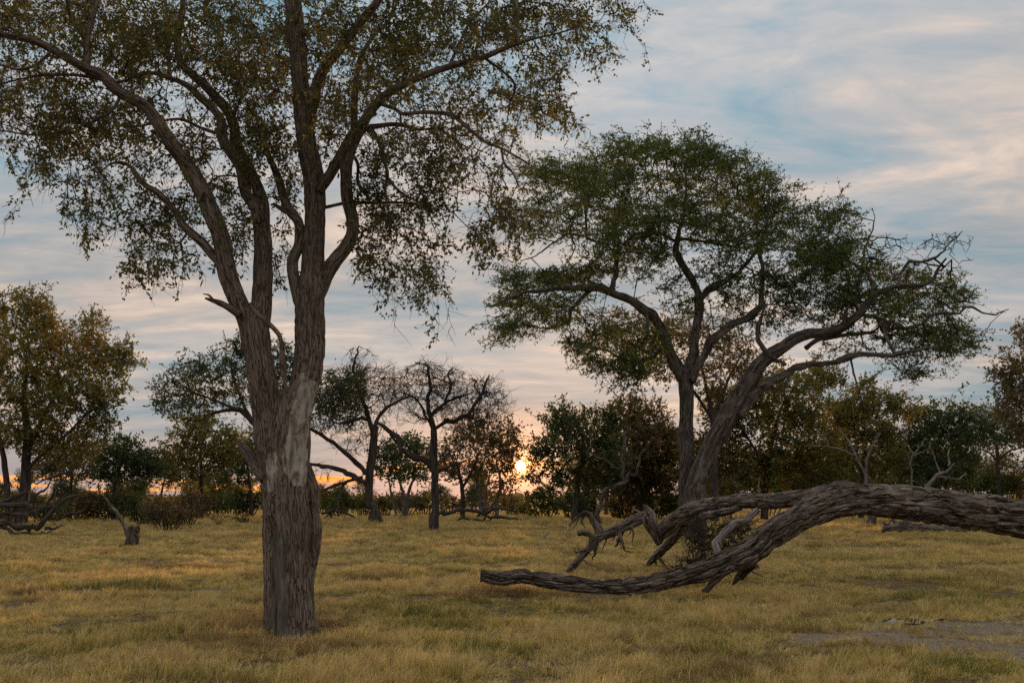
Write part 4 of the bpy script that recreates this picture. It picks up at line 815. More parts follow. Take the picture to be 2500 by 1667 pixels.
def build_background():
    bg_tree('autumn_tree', 'tall bushy tree turning orange-brown at the left edge', 45, 1204, 58, 31,
            [[(48, 1210, 30), (52, 1150, 24), (58, 1080, 22), (62, 1000, 18), (55, 920, 12), (60, 850, 7)], [(18, 1205, 18), (18, 1130, 14), (8, 1050, 12), (-10, 960, 8), (-20, 880, 5)], [(62, 1040, 12), (90, 980, 10), (120, 920, 8), (150, 860, 5)], [(60, 1080, 9), (100, 1040, 8), (150, 1000, 6), (200, 950, 4)]],
            [(30, 705, 60, 45), (80, 720, 55, 45), (-50, 720, 70, 60), (40, 790, 90, 55), (120, 760, 50, 45), (130, 830, 80, 60), (210, 750, 40, 38), (215, 810, 60, 50), (270, 830, 45, 42), (240, 890, 60, 50), (150, 900, 80, 50), (50, 880, 90, 60), (-60, 850, 90, 90), (40, 960, 90, 55), (140, 970, 70, 45), (230, 960, 45, 40), (190, 1020, 55, 36), (90, 1020, 70, 34), (-20, 1010, 60, 40), (290, 800, 26, 22)], 'leafOlive', kbias=.06, kfreq=.28, dens=.95)
    bg_tree('brown_tree', 'low brown tree under the right side of the orange-brown tree', 160, 1190, 74, 32, [[(160, 1190, 10), (162, 1130, 8), (165, 1080, 6), (160, 1050, 3)]], [(150, 1045, 60, 32), (200, 1060, 40, 28), (110, 1065, 40, 24), (150, 1080, 70, 20)], 'leafBrown', dens=1.1)
    bg_tree('dark_acacia', 'dark flat-topped acacia standing before the gold horizon at left', 270, 1190, 70, 33, [[(262, 1192, 12), (262, 1130, 10), (268, 1090, 9), (285, 1050, 5)], [(264, 1120, 7), (250, 1085, 6), (235, 1070, 4)], [(266, 1100, 6), (300, 1070, 5), (325, 1060, 3)]],
            [(285, 1025, 50, 24), (255, 1045, 50, 26), (320, 1050, 45, 26), (345, 1070, 36, 26), (285, 1070, 60, 26), (235, 1080, 36, 22), (300, 1095, 60, 14)], 'leafDark', dens=1.15)
    bg_tree('olive_tree', 'rounded olive-brown tree before the gold horizon left of the big trunk', 462, 1180, 76, 34, [[(462, 1190, 11), (462, 1140, 9), (463, 1095, 8), (460, 1040, 5), (458, 990, 3)], [(463, 1105, 5), (440, 1070, 4), (415, 1050, 3)], [(463, 1100, 5), (490, 1065, 4), (510, 1040, 3)]],
            [(450, 975, 40, 26), (490, 990, 45, 26), (430, 1005, 45, 30), (480, 1030, 60, 30), (410, 1045, 40, 30), (450, 1065, 65, 26), (530, 1000, 36, 26), (385, 1070, 34, 28), (360, 1050, 26, 18), (430, 1085, 60, 16), (520, 1040, 40, 30)], 'leafOlive', dens=1.05)
    bg_tree('dark_tree', 'dense dark green tree tucked behind the left of the big trunk', 575, 1185, 84, 35, [[(578, 1190, 10), (576, 1140, 8), (570, 1080, 6), (565, 1050, 3)]], [(560, 1035, 45, 30), (580, 1065, 50, 30), (530, 1065, 40, 24), (545, 1095, 60, 18), (600, 1030, 40, 40)], 'leafDark', dens=.95)
    bg_tree('spreading_acacia', 'wide grey-green acacia whose crown shows on both sides of the big trunk', 640, 1205, 56, 36,
            [[(640, 1212, 30), (640, 1150, 24), (636, 1080, 22), (625, 1020, 20), (640, 960, 12), (650, 900, 7), (650, 830, 4)], [(628, 1030, 14), (606, 1000, 14), (590, 980, 13), (560, 947, 12), (545, 941, 11), (514, 944, 8), (478, 954, 6), (455, 966, 4), (420, 960, 2)], [(580, 968, 9), (560, 930, 7), (545, 890, 6), (530, 840, 4), (540, 800, 2)], [(547, 941, 8), (520, 930, 6), (470, 910, 5), (420, 895, 3)], [(625, 1030, 9), (665, 985, 9), (700, 950, 7), (730, 920, 4)]],
            [(430, 860, 60, 28), (385, 890, 40, 24), (400, 920, 50, 24), (370, 930, 26, 20), (470, 870, 60, 36), (500, 830, 50, 34), (540, 800, 40, 30), (560, 840, 50, 40), (480, 920, 70, 28), (560, 900, 60, 40), (620, 850, 45, 45), (650, 810, 40, 34), (640, 900, 50, 45), (700, 880, 34, 34), (440, 955, 60, 16), (545, 785, 20, 16), (670, 850, 36, 36)],
            'leafDark', dens=.8, per=20, side=1, leaf=(.19, .10), kfreq=.4, bf=.25)
    bg_tree('dark_tree', 'dark green tree with pale twisted trunks left of the dead tree', 930, 1185, 84, 37, [[(925, 1192, 8), (928, 1150, 7), (920, 1110, 6), (905, 1070, 4)], [(932, 1190, 9), (935, 1150, 8), (945, 1110, 6), (965, 1080, 4)], [(912, 1190, 6), (900, 1140, 5), (890, 1090, 3)]], [(895, 1030, 40, 26), (935, 1025, 45, 26), (970, 1035, 36, 26), (905, 1065, 55, 24), (955, 1070, 50, 24), (930, 1090, 70, 14), (880, 1060, 30, 26)], 'leafDark', barkm='barkG', dens=1.0)
    bg_tree('twiggy_tree', 'brown twiggy tree behind the bare dead tree', 1060, 1180, 78, 38, [[(1062, 1190, 12), (1064, 1150, 10), (1060, 1110, 8), (1050, 1060, 4)], [(1062, 1120, 7), (1085, 1080, 6), (1100, 1040, 3)]], [(1050, 1015, 45, 34), (1090, 1000, 45, 36), (1060, 1060, 60, 34), (1030, 1080, 36, 20), (1010, 1050, 30, 24), (1075, 1090, 40, 16)], 'leafBrown', dens=1.0, per=16, side=1, kbias=-.1)
    bg_tree('twiggy_tree', 'dark twiggy tree with a pale bent trunk just left of the sun', 1135, 1180, 78, 39, [[(1106, 1188, 9), (1102, 1140, 8), (1095, 1100, 7), (1110, 1060, 4)], [(1142, 1186, 9), (1140, 1150, 8), (1150, 1110, 6), (1140, 1060, 4)], [(1116, 1186, 6), (1116, 1130, 5), (1125, 1090, 3)]], [(1120, 990, 45, 32), (1155, 1005, 34, 32), (1130, 1040, 50, 32), (1165, 1040, 22, 26), (1105, 1075, 45, 20), (1180, 1010, 14, 20), (1150, 1075, 30, 16), (1168, 985, 16, 26), (1170, 1052, 14, 34), (1160, 1100, 26, 22), (1186, 1030, 14, 20), (1140, 1120, 30, 20)], 'leafBrown', barkm='barkG', dens=1.1, per=16, side=1, kbias=-.15)
    bg_tree('olive_acacia', 'olive acacia with a long drooping limb right of the sun', 1300, 1190, 66, 40, [[(1318, 1195, 14), (1322, 1140, 12), (1330, 1080, 10), (1340, 1030, 6), (1330, 990, 3)], [(1335, 1060, 7), (1345, 1046, 7), (1320, 1052, 6), (1296, 1068, 6), (1278, 1096, 5), (1266, 1126, 4)], [(1332, 1070, 7), (1370, 1040, 6), (1400, 1010, 3)]],
            [(1290, 945, 34, 22), (1275, 975, 36, 28), (1320, 970, 45, 30), (1370, 960, 45, 26), (1400, 985, 40, 34), (1300, 1010, 50, 28), (1360, 1015, 60, 32), (1260, 1020, 24, 20), (1250, 1035, 26, 12), (1410, 1040, 45, 34), (1330, 1045, 60, 20), (1390, 1080, 50, 34), (1340, 1085, 40, 24), (1228, 1050, 20, 16), (1232, 1085, 22, 18), (1262, 1060, 30, 24), (1290, 1100, 34, 24), (1215, 1100, 14, 12)], 'leafDark', dens=1.15, kbias=.15)
    bg_tree('brown_tree', 'dull brown tree behind the pale snag', 1450, 1185, 74, 41, [[(1470, 1190, 16), (1468, 1140, 14), (1462, 1080, 11), (1455, 1010, 6), (1450, 960, 3)]], [(1440, 945, 50, 34), (1490, 960, 50, 40), (1440, 1000, 60, 40), (1500, 1020, 60, 45), (1450, 1065, 60, 40), (1520, 1090, 50, 40), (1400, 1090, 45, 40), (1470, 1110, 60, 30), (1540, 1040, 50, 60)], 'leafBrown', dens=1.35, kbias=-.18)
    bg_tree('tan_tree', 'sparse tan-leaved tree rising between the acacia trunks', 1620, 1190, 64, 42, [[(1640, 1195, 22), (1642, 1120, 18), (1640, 1040, 15), (1635, 960, 12), (1620, 880, 8), (1600, 800, 4)], [(1637, 970, 8), (1660, 900, 7), (1690, 840, 5), (1710, 800, 3)], [(1634, 960, 8), (1580, 880, 6), (1530, 820, 4), (1480, 780, 2)]],
            [(1440, 740, 60, 34), (1500, 770, 60, 40), (1560, 760, 55, 45), (1620, 770, 60, 50), (1690, 810, 60, 50), (1480, 830, 60, 40), (1550, 840, 55, 45), (1650, 860, 60, 45), (1740, 860, 60, 40), (1420, 790, 40, 34)], 'leafBrown', dens=.8, per=18, side=1, kbias=.12, twm='twigA')
    bg_tree('olive_tree', 'broad olive-brown tree filling the gap right of the acacia trunks', 1750, 1185, 68, 43, [[(1755, 1192, 18), (1758, 1130, 15), (1765, 1060, 12), (1780, 980, 8), (1800, 920, 4)], [(1762, 1070, 8), (1720, 1010, 6), (1690, 960, 4)]],
            [(1660, 990, 55, 60), (1640, 920, 40, 40), (1690, 930, 50, 40), (1750, 900, 60, 40), (1820, 880, 60, 34), (1890, 870, 50, 34), (1770, 970, 70, 50), (1850, 940, 60, 45), (1700, 1050, 70, 40), (1800, 1040, 80, 45), (1870, 1010, 60, 45), (1640, 1070, 40, 34), (1600, 1040, 45, 60), (1760, 1090, 90, 34), (1870, 1080, 70, 40), (1660, 1110, 60, 34)], 'leafOlive', dens=1.3, kbias=-.1)
    bg_tree('olive_tree', 'rounded olive tree behind the pale forked dead tree', 1985, 1185, 72, 44, [[(1978, 1190, 14), (1980, 1130, 12), (1985, 1060, 9), (1985, 980, 5), (1980, 920, 3)]], [(1985, 890, 36, 22), (1970, 920, 50, 30), (2020, 925, 40, 30), (1945, 950, 40, 34), (1990, 970, 60, 36), (2060, 920, 26, 22), (2075, 945, 34, 26), (2030, 1000, 50, 30), (1940, 1010, 50, 34), (1960, 1060, 60, 40), (1900, 1060, 50, 40), (2030, 1050, 60, 40), (1920, 960, 40, 40)], 'leafOlive', dens=1.2, kbias=-.02)
    bg_tree('dark_tree', 'wide dark green tree behind the pale antler branch', 2140, 1185, 76, 45, [[(2132, 1190, 14), (2130, 1130, 11), (2140, 1070, 8), (2150, 1010, 4)], [(2176, 1190, 9), (2172, 1130, 7), (2185, 1080, 5), (2200, 1030, 3)]], [(2120, 955, 45, 24), (2175, 950, 50, 22), (2225, 970, 36, 26), (2110, 990, 50, 30), (2170, 995, 60, 34), (2220, 1010, 40, 28), (2100, 1030, 50, 26), (2160, 1045, 60, 26), (2080, 1060, 40, 24), (2210, 1050, 50, 24), (2060, 1010, 30, 30), (2120, 1075, 70, 30), (2200, 1085, 50, 26)], 'leafDark', dens=1.25)
    bg_tree('dark_acacia', 'layered dark acacia with a clear trunk near the right edge', 2290, 1180, 80, 46, [[(2295, 1190, 14), (2293, 1130, 12), (2291, 1080, 10), (2290, 1040, 8), (2285, 1000, 4)], [(2291, 1060, 5), (2270, 1038, 4), (2245, 1030, 3)], [(2291, 1056, 5), (2320, 1035, 4), (2345, 1028, 3)]], [(2270, 950, 45, 20), (2300, 965, 45, 22), (2250, 985, 40, 20), (2310, 1000, 50, 20), (2270, 1015, 50, 14), (2340, 1000, 40, 24), (2240, 1010, 26, 16), (2330, 1065, 40, 12)], 'leafDark', dens=.9)
    bg_tree('brown_tree', 'rusty brown tree cut by the right edge', 2400, 1200, 54, 47, [[(2410, 1212, 22), (2408, 1120, 18), (2400, 1020, 14), (2390, 920, 9), (2385, 820, 4)], [(2402, 1030, 8), (2370, 970, 6), (2340, 930, 3)]], [(2350, 770, 26, 36), (2345, 830, 45, 34), (2310, 855, 34, 26), (2350, 880, 50, 34), (2340, 940, 50, 40), (2360, 1000, 50, 36), (2410, 800, 50, 60), (2420, 920, 50, 70), (2330, 905, 45, 26)], 'leafBrown', dens=.95, kbias=.05)
    # shrubs: x, y, rx, ry, ground row, leaf, words
    SH = [(385, 1172, 58, 36, 1216, 'leafBrown', 'dark brown twiggy shrub right of the leaning stick', 1), (430, 1160, 40, 34, 1204, 'leafBrown', 'brown shrub behind the dark twiggy one at left', 1), (330, 1168, 40, 30, 1206, 'leafDark', 'dark shrub right above the slanting stick stump', 0),
          (250, 1160, 46, 30, 1196, 'leafDark', 'dark shrub behind the slanting stick', 0), (180, 1160, 50, 30, 1196, 'leafBrown', 'brown shrub behind the tangle of fallen branches', 0), (110, 1168, 50, 26, 1198, 'leafGreen', 'green shrub half hidden by fallen branches', 0), (20, 1165, 50, 30, 1198, 'leafGreen', 'green shrub at the left edge', 0),
          (500, 1148, 55, 24, 1184, 'leafGreen', 'low green shrub left of the big trunk', 0), (565, 1150, 45, 28, 1186, 'leafDark', 'dark shrub touching the left of the big trunk', 0), (775, 1150, 45, 28, 1186, 'leafGreen', 'olive shrub right of the big trunk', 0), (835, 1152, 30, 24, 1184, 'leafGreen', 'small olive shrub left of the half-bare acacia foot', 0), (885, 1152, 24, 22, 1184, 'leafOlive', 'small olive shrub right of the half-bare acacia foot', 0),
          (1252, 1144, 54, 38, 1188, 'leafGreen', 'bright green rounded shrub below the sun', 0), (1200, 1166, 30, 16, 1184, 'leafOlive', 'low olive shrub left of the bright green one', 0), (1318, 1155, 36, 32, 1190, 'leafDark', 'dark shrub right of the bright green one', 0),
          (1350, 1130, 44, 50, 1188, 'leafDark', 'tall dark thicket left of the grey snag', 0), (1430, 1145, 50, 44, 1190, 'leafBrown', 'brown thicket behind the grey snag', 0), (1500, 1140, 50, 46, 1190, 'leafDark', 'dark thicket left of the acacia foot', 0), (1550, 1150, 36, 40, 1192, 'leafGreen', 'small green thicket touching the acacia foot', 0),
          (1660, 1120, 45, 50, 1190, 'leafBrown', 'brown thicket right of the acacia foot', 0), (1760, 1110, 70, 36, 1186, 'leafGreen', 'wide olive shrub above the log limb', 0), (1840, 1100, 50, 40, 1186, 'leafDark', 'dark shrub above the log crest', 0), (1900, 1110, 50, 40, 1186, 'leafDark', 'dark shrub left of the pale forked tree', 0), (1950, 1120, 40, 34, 1186, 'leafOlive', 'olive shrub at the foot of the pale forked tree', 0), (2050, 1100, 50, 44, 1184, 'leafOlive', 'olive shrub behind the thin sapling', 0), (2120, 1110, 45, 36, 1184, 'leafDark', 'dark shrub behind the antler branch', 0),
          (2215, 1115, 50, 28, 1186, 'leafOlive', 'olive shrub right of the antler branch', 0), (2290, 1108, 60, 32, 1188, 'leafGreen', 'wide green shrub over the thick end of the log', 0), (2350, 1105, 40, 34, 1188, 'leafBrown', 'brown shrub at the right edge', 0), (655, 1160, 60, 30, 1190, 'leafDark', 'dark shrub behind the big trunk', 0),
          (215, 1150, 44, 28, 1190, 'leafBrown', 'grey-brown scrub behind the leaning stick, left part', 1), (290, 1152, 46, 26, 1190, 'leafBrown', 'grey-brown scrub right of the leaning stick', 1), (460, 1150, 44, 26, 1188, 'leafBrown', 'twiggy scrub at the foot of the rounded olive tree', 1), (60, 1150, 50, 30, 1190, 'leafBrown', 'twiggy scrub at the foot of the left-edge tree', 1), (530, 1140, 44, 24, 1182, 'leafOlive', 'olive scrub behind the low green shrub left of the big trunk', 0),
          (725, 1140, 36, 26, 1182, 'leafBrown', 'brown scrub just right of the big trunk', 1), (930, 1150, 46, 22, 1182, 'leafBrown', 'brown scrub at the foot of the pale twisted trunks', 1), (975, 1152, 36, 18, 1182, 'leafOlive', 'olive scrub just left of the dead tree trunk', 0), (1040, 1152, 40, 18, 1182, 'leafBrown', 'brown scrub right of the dead tree trunk', 1), (1120, 1150, 46, 20, 1182, 'leafBrown', 'brown scrub behind the long fallen log', 1), (1175, 1152, 26, 20, 1182, 'leafBrown', 'brown scrub straight below the sun', 1),
          (559, 1190, 18, 8, 1200, 'leafGreen', 'tiny dark green bush in the grass left of the big trunk', 0)]
    for i, (x, y, rx, ry, gy, lm, lab, tw) in enumerate(SH):
        d = 3658. / (gy - 1143); t = Tree('shrub', lab, 'shrub', x, d, 'shrubs along the edge of the clearing', 60 + i)
        for k in range(7):
            a = (k - 3) / 3.0
            t.limb('s%d' % k, [(x + a * rx * .3, gy + 3, 3.2), (x + a * rx * .55, (gy * .6 + y * .4), 2.4), (x + a * rx * .75 + t.rng.normal() * 5, y - ry * .2, 1.4)], None, (t.rng.uniform(-.5, .5), t.rng.uniform(-.6, .6)), part='stem', mat='barkD', nseg=5)
        n = int(rx * ry / 15); t.clump(x, y + ry * .15, rx, ry, n, depth=.9); t.clump(x, y + ry * .45, rx * .8, ry * .55, n // 2, depth=.8)
        if ry > 12:
            for k in range(4): t.clump(x + t.rng.uniform(-.7, .7) * rx, y + t.rng.uniform(-.6, .1) * ry, rx * .35, ry * .45, n // 7, depth=1)
        t.grow('twigD', lm, leaf=(.15 * d / 75, .08 * d / 75), per=18 if not tw else 10, sig=.2, tip_r=.008, bf=.3, jit=.2, exp=.4, sides=3, side_twigs=tw, stwl=.6, kfreq=.5, kbias=-.08)
    # bare twig shrub in the grass
    t = Tree('bare_shrub', 'small leafless twig shrub in the grass left of the big trunk', 'shrub', 504, 58, seed=97)
    for k in range(5):
        t.limb('s%d' % k, [(503 + k * .6, 1206, 2), (500 + (k - 2) * 6, 1192, 1.6), (500 + (k - 2) * 12, 1178 + 3 * abs(k - 2), .8)], None, (0, t.rng.uniform(-.4, .4)), part='stem', mat='barkD', nseg=5)
    t.clump(504, 1186, 30, 14, 26); t.grow('twigD', None, tip_r=.008, jit=.2, sides=3)
    # a second, farther row closing the clearing: one kind of tree each, copied with its parts
    def copy_tree(src, x, y, d, sc, rz):
        r = src.copy(); scene.collection.objects.link(r); r.location = (float(ray(x, y)[0]) * d, d, 0); r.scale = (sc, sc, sc); r.rotation_euler = (0, 0, rz)
        for ch in src.children:
            c = ch.copy(); scene.collection.objects.link(c); c.parent = r
        return r
    srcs = {}
    for o in bpy.data.objects:
        if o.parent is None and o.name in ('dark_acacia', 'olive_tree', 'dark_tree', 'dark_tree.001', 'olive_tree.002', 'brown_tree', 'twiggy_tree', 'dark_acacia.001'): srcs[o.name] = o
    rr = np.random.default_rng(17)
    names = ['dark_acacia', 'olive_tree', 'brown_tree', 'dark_tree', 'twiggy_tree', 'dark_tree.001', 'dark_acacia.001', 'olive_tree.002']
    xs = list(range(10, 640, 62)) + [715, 770, 830, 1010, 1075, 1120] + list(range(1330, 2400, 54))
    for i, x in enumerate(xs):
        nm = names[int(rr.integers(0, 8))]; d = rr.uniform(92, 130); sc = rr.uniform(.62, .92) * (.74 if x < 1200 else 1.1)
        if nm in ('olive_tree.002', 'dark_tree.001'): sc *= .8
        c = copy_tree(srcs[nm], x + rr.normal() * 9, 1143, d, sc, rr.random() * 6.28)
        dark = nm.startswith('dark'); c.name = 'far_acacia' if dark else 'far_tree'
        where = [(60, 'behind the foot of the left-edge tree'), (130, 'right of the left-edge trunks'), (190, 'above the fallen branches'), (250, 'behind the leaning stick'), (315, 'right of the leaning stick'), (380, 'above the brown twiggy shrub'), (440, 'left of the rounded olive tree trunk'), (500, 'right of the rounded olive tree trunk'), (540, 'left of the big trunk'), (585, 'touching the left of the big trunk'), (650, 'hidden behind the big trunk'), (740, 'just right of the big trunk'), (800, 'behind the low limbs of the half-bare acacia'), (900, 'at the half-bare acacia trunk'), (1040, 'right of the dead tree trunk'), (1095, 'behind the long fallen log'), (1200, 'left of the sun'),
                 (1360, 'behind the long drooping limb'), (1410, 'left of the grey snag'), (1470, 'behind the grey snag'), (1520, 'right of the grey snag'), (1570, 'left of the acacia trunks'), (1630, 'behind the acacia trunks'), (1680, 'right of the acacia trunks'), (1735, 'above the broken second limb'), (1790, 'above the olive shrub behind the log'), (1840, 'left of the log crest'), (1895, 'behind the log crest'), (1950, 'left of the pale forked tree'), (2005, 'behind the pale forked tree'), (2060, 'right of the pale forked tree'), (2110, 'behind the thin sapling'), (2165, 'behind the antler branch'), (2220, 'right of the antler branch'), (2275, 'left of the layered acacia'), (2330, 'right of the layered acacia'), (9999, 'at the right edge')]
        lab = ('small dark green tree of the far row ' if dark else 'small olive-brown tree of the far row ') + next(w for lim, w in where if x < lim)
        tag(c, lab, 'tree', 'trees of the far row')
    # far wood closing the horizon: nobody could count its trees
    rng = np.random.default_rng(50); P = []
    for k in range(330):
        d = rng.uniform(150, 320); x = (rng.random() * 2 - 1) * .75 * d; h = rng.uniform(1.2, 3.0) * (1.7 if rng.random() < .12 else 1) * d / 230; w = h * rng.uniform(.8, 1.5)
        u = rng.normal(size=(110, 3)); u /= np.linalg.norm(u, axis=1)[:, None]; u *= (rng.random(110) ** .4)[:, None]
        P.append(np.column_stack([x + u[:, 0] * w, d + u[:, 1] * w, np.maximum(h * .55 + u[:, 2] * h * .5, .1)]))
    c = np.vstack(P); dv = rng.normal(size=c.shape); dv /= np.linalg.norm(dv, axis=1)[:, None]
    V, f = leaves(c, dv, .45 + .45 * rng.random(len(c)), .3 + .3 * rng.random(len(c)), rng)
    rnd = np.clip(.5 + .4 * vnoise(c * .05, 3) + rng.normal(size=len(c)) * .1, 0, 1)
    o = link('far_wood', make_mesh('far_wood', V, [f], M['leafBrown'], False, {}, {'rnd': rnd})); tag(o, 'far low wood along the horizon seen between the trunks', 'wood', kind='stuff')
build_background()

# ------------------------------------------------------------------ fallen wood
def build_fallen():
    kr = np.random.default_rng(12); KN = [(kr.random(), kr.random() * 6.283, kr.uniform(.008, .02), kr.uniform(.2, .5), kr.uniform(-.28, .22)) for _ in range(34)]
    def log_shape(A, v):
        f = 1 + 0 * A
        for (kv, ka, sv, sa, am) in KN: f = f + am * np.exp(-((v - kv) / sv) ** 2 - (np.angle(np.exp(1j * (A - ka))) / sa) ** 2)
        return f + .10 * np.sin(A * 9 + 7 * v) * (v < .006)
    t = Tree('fallen_tree', 'huge furrowed fallen trunk arching in from the right with a broken second limb', 'fallen tree', 1900, 16.4, seed=71)
    t.limb('trunk', [(1104, 1322, 27.0), (1112, 1323, 25.0), (1133, 1327, 28.0), (1161, 1327, 31.0), (1195, 1322, 31.0), (1231, 1328, 31.0), (1287, 1336, 32.0), (1343, 1343, 34.0), (1399, 1346, 34.0), (1455, 1346, 36.0), (1511, 1336, 38.0), (1567, 1322, 41.0), (1623, 1308, 46.0), (1679, 1285, 52.0), (1721, 1266, 55.7), (1775, 1226, 60.5), (1829, 1190, 64.3), (1883, 1165, 67.2), (1937, 1150, 70.1), (2009, 1148, 72.0), (2081, 1152, 75.8), (2153, 1160, 79.7), (2225, 1171, 82.6), (2297, 1183, 85.4), (2352, 1194, 88.3), (2450, 1230, 94.1), (2560, 1300, 103.7), (2640, 1370, 120.0)],
           shape=log_shape, part='trunk', mat='barkL', nseg=150, amp=.10, freq=4, fine=.038, step=.028, ridge=(.07, .36), attach=(0, 0), abs_d=[16.7, 16.6, 16.5, 16.4, 16.3, 16.2, 16.0, 15.8], twist=.25)
    kw = dict(mat='barkL', amp=.09, attach=(0, 0), fine=.018, ridge=(.05, .5), wig=.06)
    t.limb('S', [(2010, 1142, 30), (1960, 1128, 38), (1930, 1124, 40), (1865, 1140, 37), (1811, 1147, 36), (1757, 1150, 35), (1703, 1150, 34), (1651, 1158, 35), (1595, 1172, 37), (1553, 1192, 37), (1524, 1218, 34), (1510, 1235, 24)], None, part='limb', nseg=80, step=.03, abs_d=[16.3, 16.5, 17.4, 18.6, 20, 21.2, 22], twist=.2, **kw)
    kw.update(nseg=40)
    t.limb('S2', [(1700, 1165, 14), (1665, 1175, 18), (1609, 1187, 20), (1567, 1214, 22), (1539, 1245, 21), (1511, 1273, 18), (1488, 1297, 10)], 'S', part='branch', abs_d=[19.2, 20, 21.5, 23, 24.2], **kw)
    t.limb('knob', [(1516, 1250, 12), (1511, 1237, 17), (1497, 1218, 24), (1492, 1195, 31), (1489, 1178, 25), (1482, 1166, 12), (1477, 1158, 4)], None, part='broken_stub', abs_d=[21.8, 21.8], label='grey splintered stub of a broken-off limb', **{**kw, 'fine': .02, 'kink': .12, 'amp': .2})
    t.limb('T', [(1500, 1180, 18), (1477, 1187, 26), (1455, 1197, 27), (1427, 1211, 26), (1399, 1223, 25), (1371, 1235, 24), (1357, 1253, 17), (1332, 1281, 15), (1309, 1307, 15), (1303, 1316, 12)], None, part='limb', abs_d=[22, 21.8, 21.7, 21.6], **kw)
    kw.update(nseg=22, fine=.012, wig=.15, amp=.2, kink=.3)
    t.limb('T2', [(1380, 1232, 14), (1357, 1228, 14), (1340, 1224, 13), (1326, 1223, 11)], 'T', (-.1, -.3), part='broken_stub', **kw)
    t.limb('T3', [(1374, 1230, 16), (1374, 1214, 18), (1371, 1195, 16), (1365, 1181, 14), (1351, 1176, 12), (1337, 1183, 10), (1322, 1196, 7), (1308, 1208, 3)], 'T', (0, -.3), part='branch', **kw)
    t.limb('T4', [(1345, 1180, 8), (1336, 1192, 7), (1340, 1205, 4), (1344, 1212, 2)], 'T3', (0, -.1), part='splinter', **kw)
    t.limb('T5', [(1424, 1222, 8), (1424, 1236, 8), (1430, 1248, 6), (1435, 1265, 4), (1440, 1269, 2.5), (1453, 1266, 1.5)], 'T', (-.1, -.1), part='branch', **kw)
    t.limb('T6', [(1422, 1236, 7), (1418, 1248, 7), (1414, 1256, 3)], 'T5', (0, -.05), part='splinter', **kw)
    t.limb('T7', [(1450, 1205, 5), (1454, 1225, 5), (1452, 1245, 2)], 'T', (-.1, -.1), part='splinter', **kw)
    t.limb('T8', [(1370, 1245, 9), (1366, 1262, 9), (1361, 1285, 3)], 'T', (-.05, 0), part='splinter', **kw)
    t.limb('T9', [(1352, 1258, 8), (1336, 1264, 8), (1323, 1272, 5), (1318, 1262, 2)], 'T', (-.05, -.1), part='splinter', **kw)
    t.limb('U1', [(1730, 1282, 40), (1716, 1300, 36), (1703, 1318, 24), (1690, 1334, 10), (1684, 1342, 4)], 'trunk', (.25, .3), part='broken_stub', **kw)
    t.limb('U2', [(1672, 1312, 14), (1650, 1331, 14), (1630, 1345, 11), (1612, 1358, 5)], 'trunk', (.1, 0), part='broken_stub', **kw)
    t.limb('V', [(1740, 1170, 12), (1718, 1194, 16), (1687, 1202, 16), (1661, 1222, 16), (1645, 1243, 16), (1648, 1270, 16), (1660, 1298, 14)], None, part='branch', label='grey bent branch between the two limbs', abs_d=[18.4, 18.0, 17.4], **{**kw, 'mat': 'barkG', 'kink': .22})
    t.limb('W', [(1450, 1190, 5), (1478, 1182, 6), (1462, 1178, 5), (1454, 1166, 3)], 'T', (.2, .1), part='splinter', **{**kw, 'mat': 'barkG'})

    rr = np.random.default_rng(5)
    for k in range(26):
        par = ['T', 'T', 'S', 'S2', 'trunk', 'T3'][k % 6]; q = t.L[par]; i = rr.integers(int(len(q) * .15), int(len(q) * (.55 if par == 'trunk' else .95)))
        x, y, w_ = q[i, :3]; a = rr.uniform(.15, .85) * np.pi if rr.random() < .6 else rr.uniform(-.9, -.1) * np.pi; ln = rr.uniform(14, 46); y0 = y + np.sign(np.sin(a)) * w_ * .35
        t.limb('sp%d' % k, [(x, y0, 4.5), (x + np.cos(a) * ln * .5, y0 + np.sin(a) * ln * .5, 3), (x + np.cos(a) * ln + rr.normal() * 6, y0 + np.sin(a) * ln, 1)], par, (rr.uniform(-.1, .1), rr.uniform(-.3, .3)), part='splinter', mat='barkL', attach=(0, 0), nseg=7, amp=.2, kink=.6)
    b = Tree('dry_brush', 'tangle of dark dry twigs under the fallen trunk', 'brush', 1640, 19.2, seed=72)
    for k in range(9):
        x = 1585 + k * 16 + b.rng.normal() * 5
        b.limb('s%d' % k, [(x, 1325, 2.2), (x + b.rng.normal() * 12, 1280, 1.8), (x + b.rng.normal() * 24, 1215 + b.rng.normal() * 12, 1)], None, (b.rng.uniform(-.5, .5), b.rng.uniform(-.5, .5)), part='stem', mat='barkD', nseg=5)
    for k in range(14):
        x = b.rng.uniform(1540, 1720); y = b.rng.uniform(1215, 1310); a = b.rng.uniform(-1.2, .4); ln = b.rng.uniform(30, 80)
        b.limb('c%d' % k, [(x, y, 5), (x + np.cos(a) * ln * .5, y + np.sin(a) * ln * .5, 4), (x + np.cos(a) * ln, y + np.sin(a) * ln, 1.5)], None, (b.rng.uniform(-.8, .8), b.rng.uniform(-.5, .5)), part='stick', mat='barkD' if k % 3 else 'barkG', nseg=8, amp=.2, kink=.6)
    for c in [(1600, 1235, 40, 50, 60), (1615, 1270, 45, 45, 80), (1670, 1240, 50, 40, 110), (1600, 1230, 30, 34, 60), (1690, 1215, 40, 26, 80), (1590, 1300, 34, 18, 60), (1555, 1305, 40, 14, 30)]: b.clump(*c[:4], c[4], depth=1)
    b.grow('twigD', None, tip_r=.0055, bf=.25, jit=.4, exp=.46, sides=4, side_twigs=2, stwl=.28)

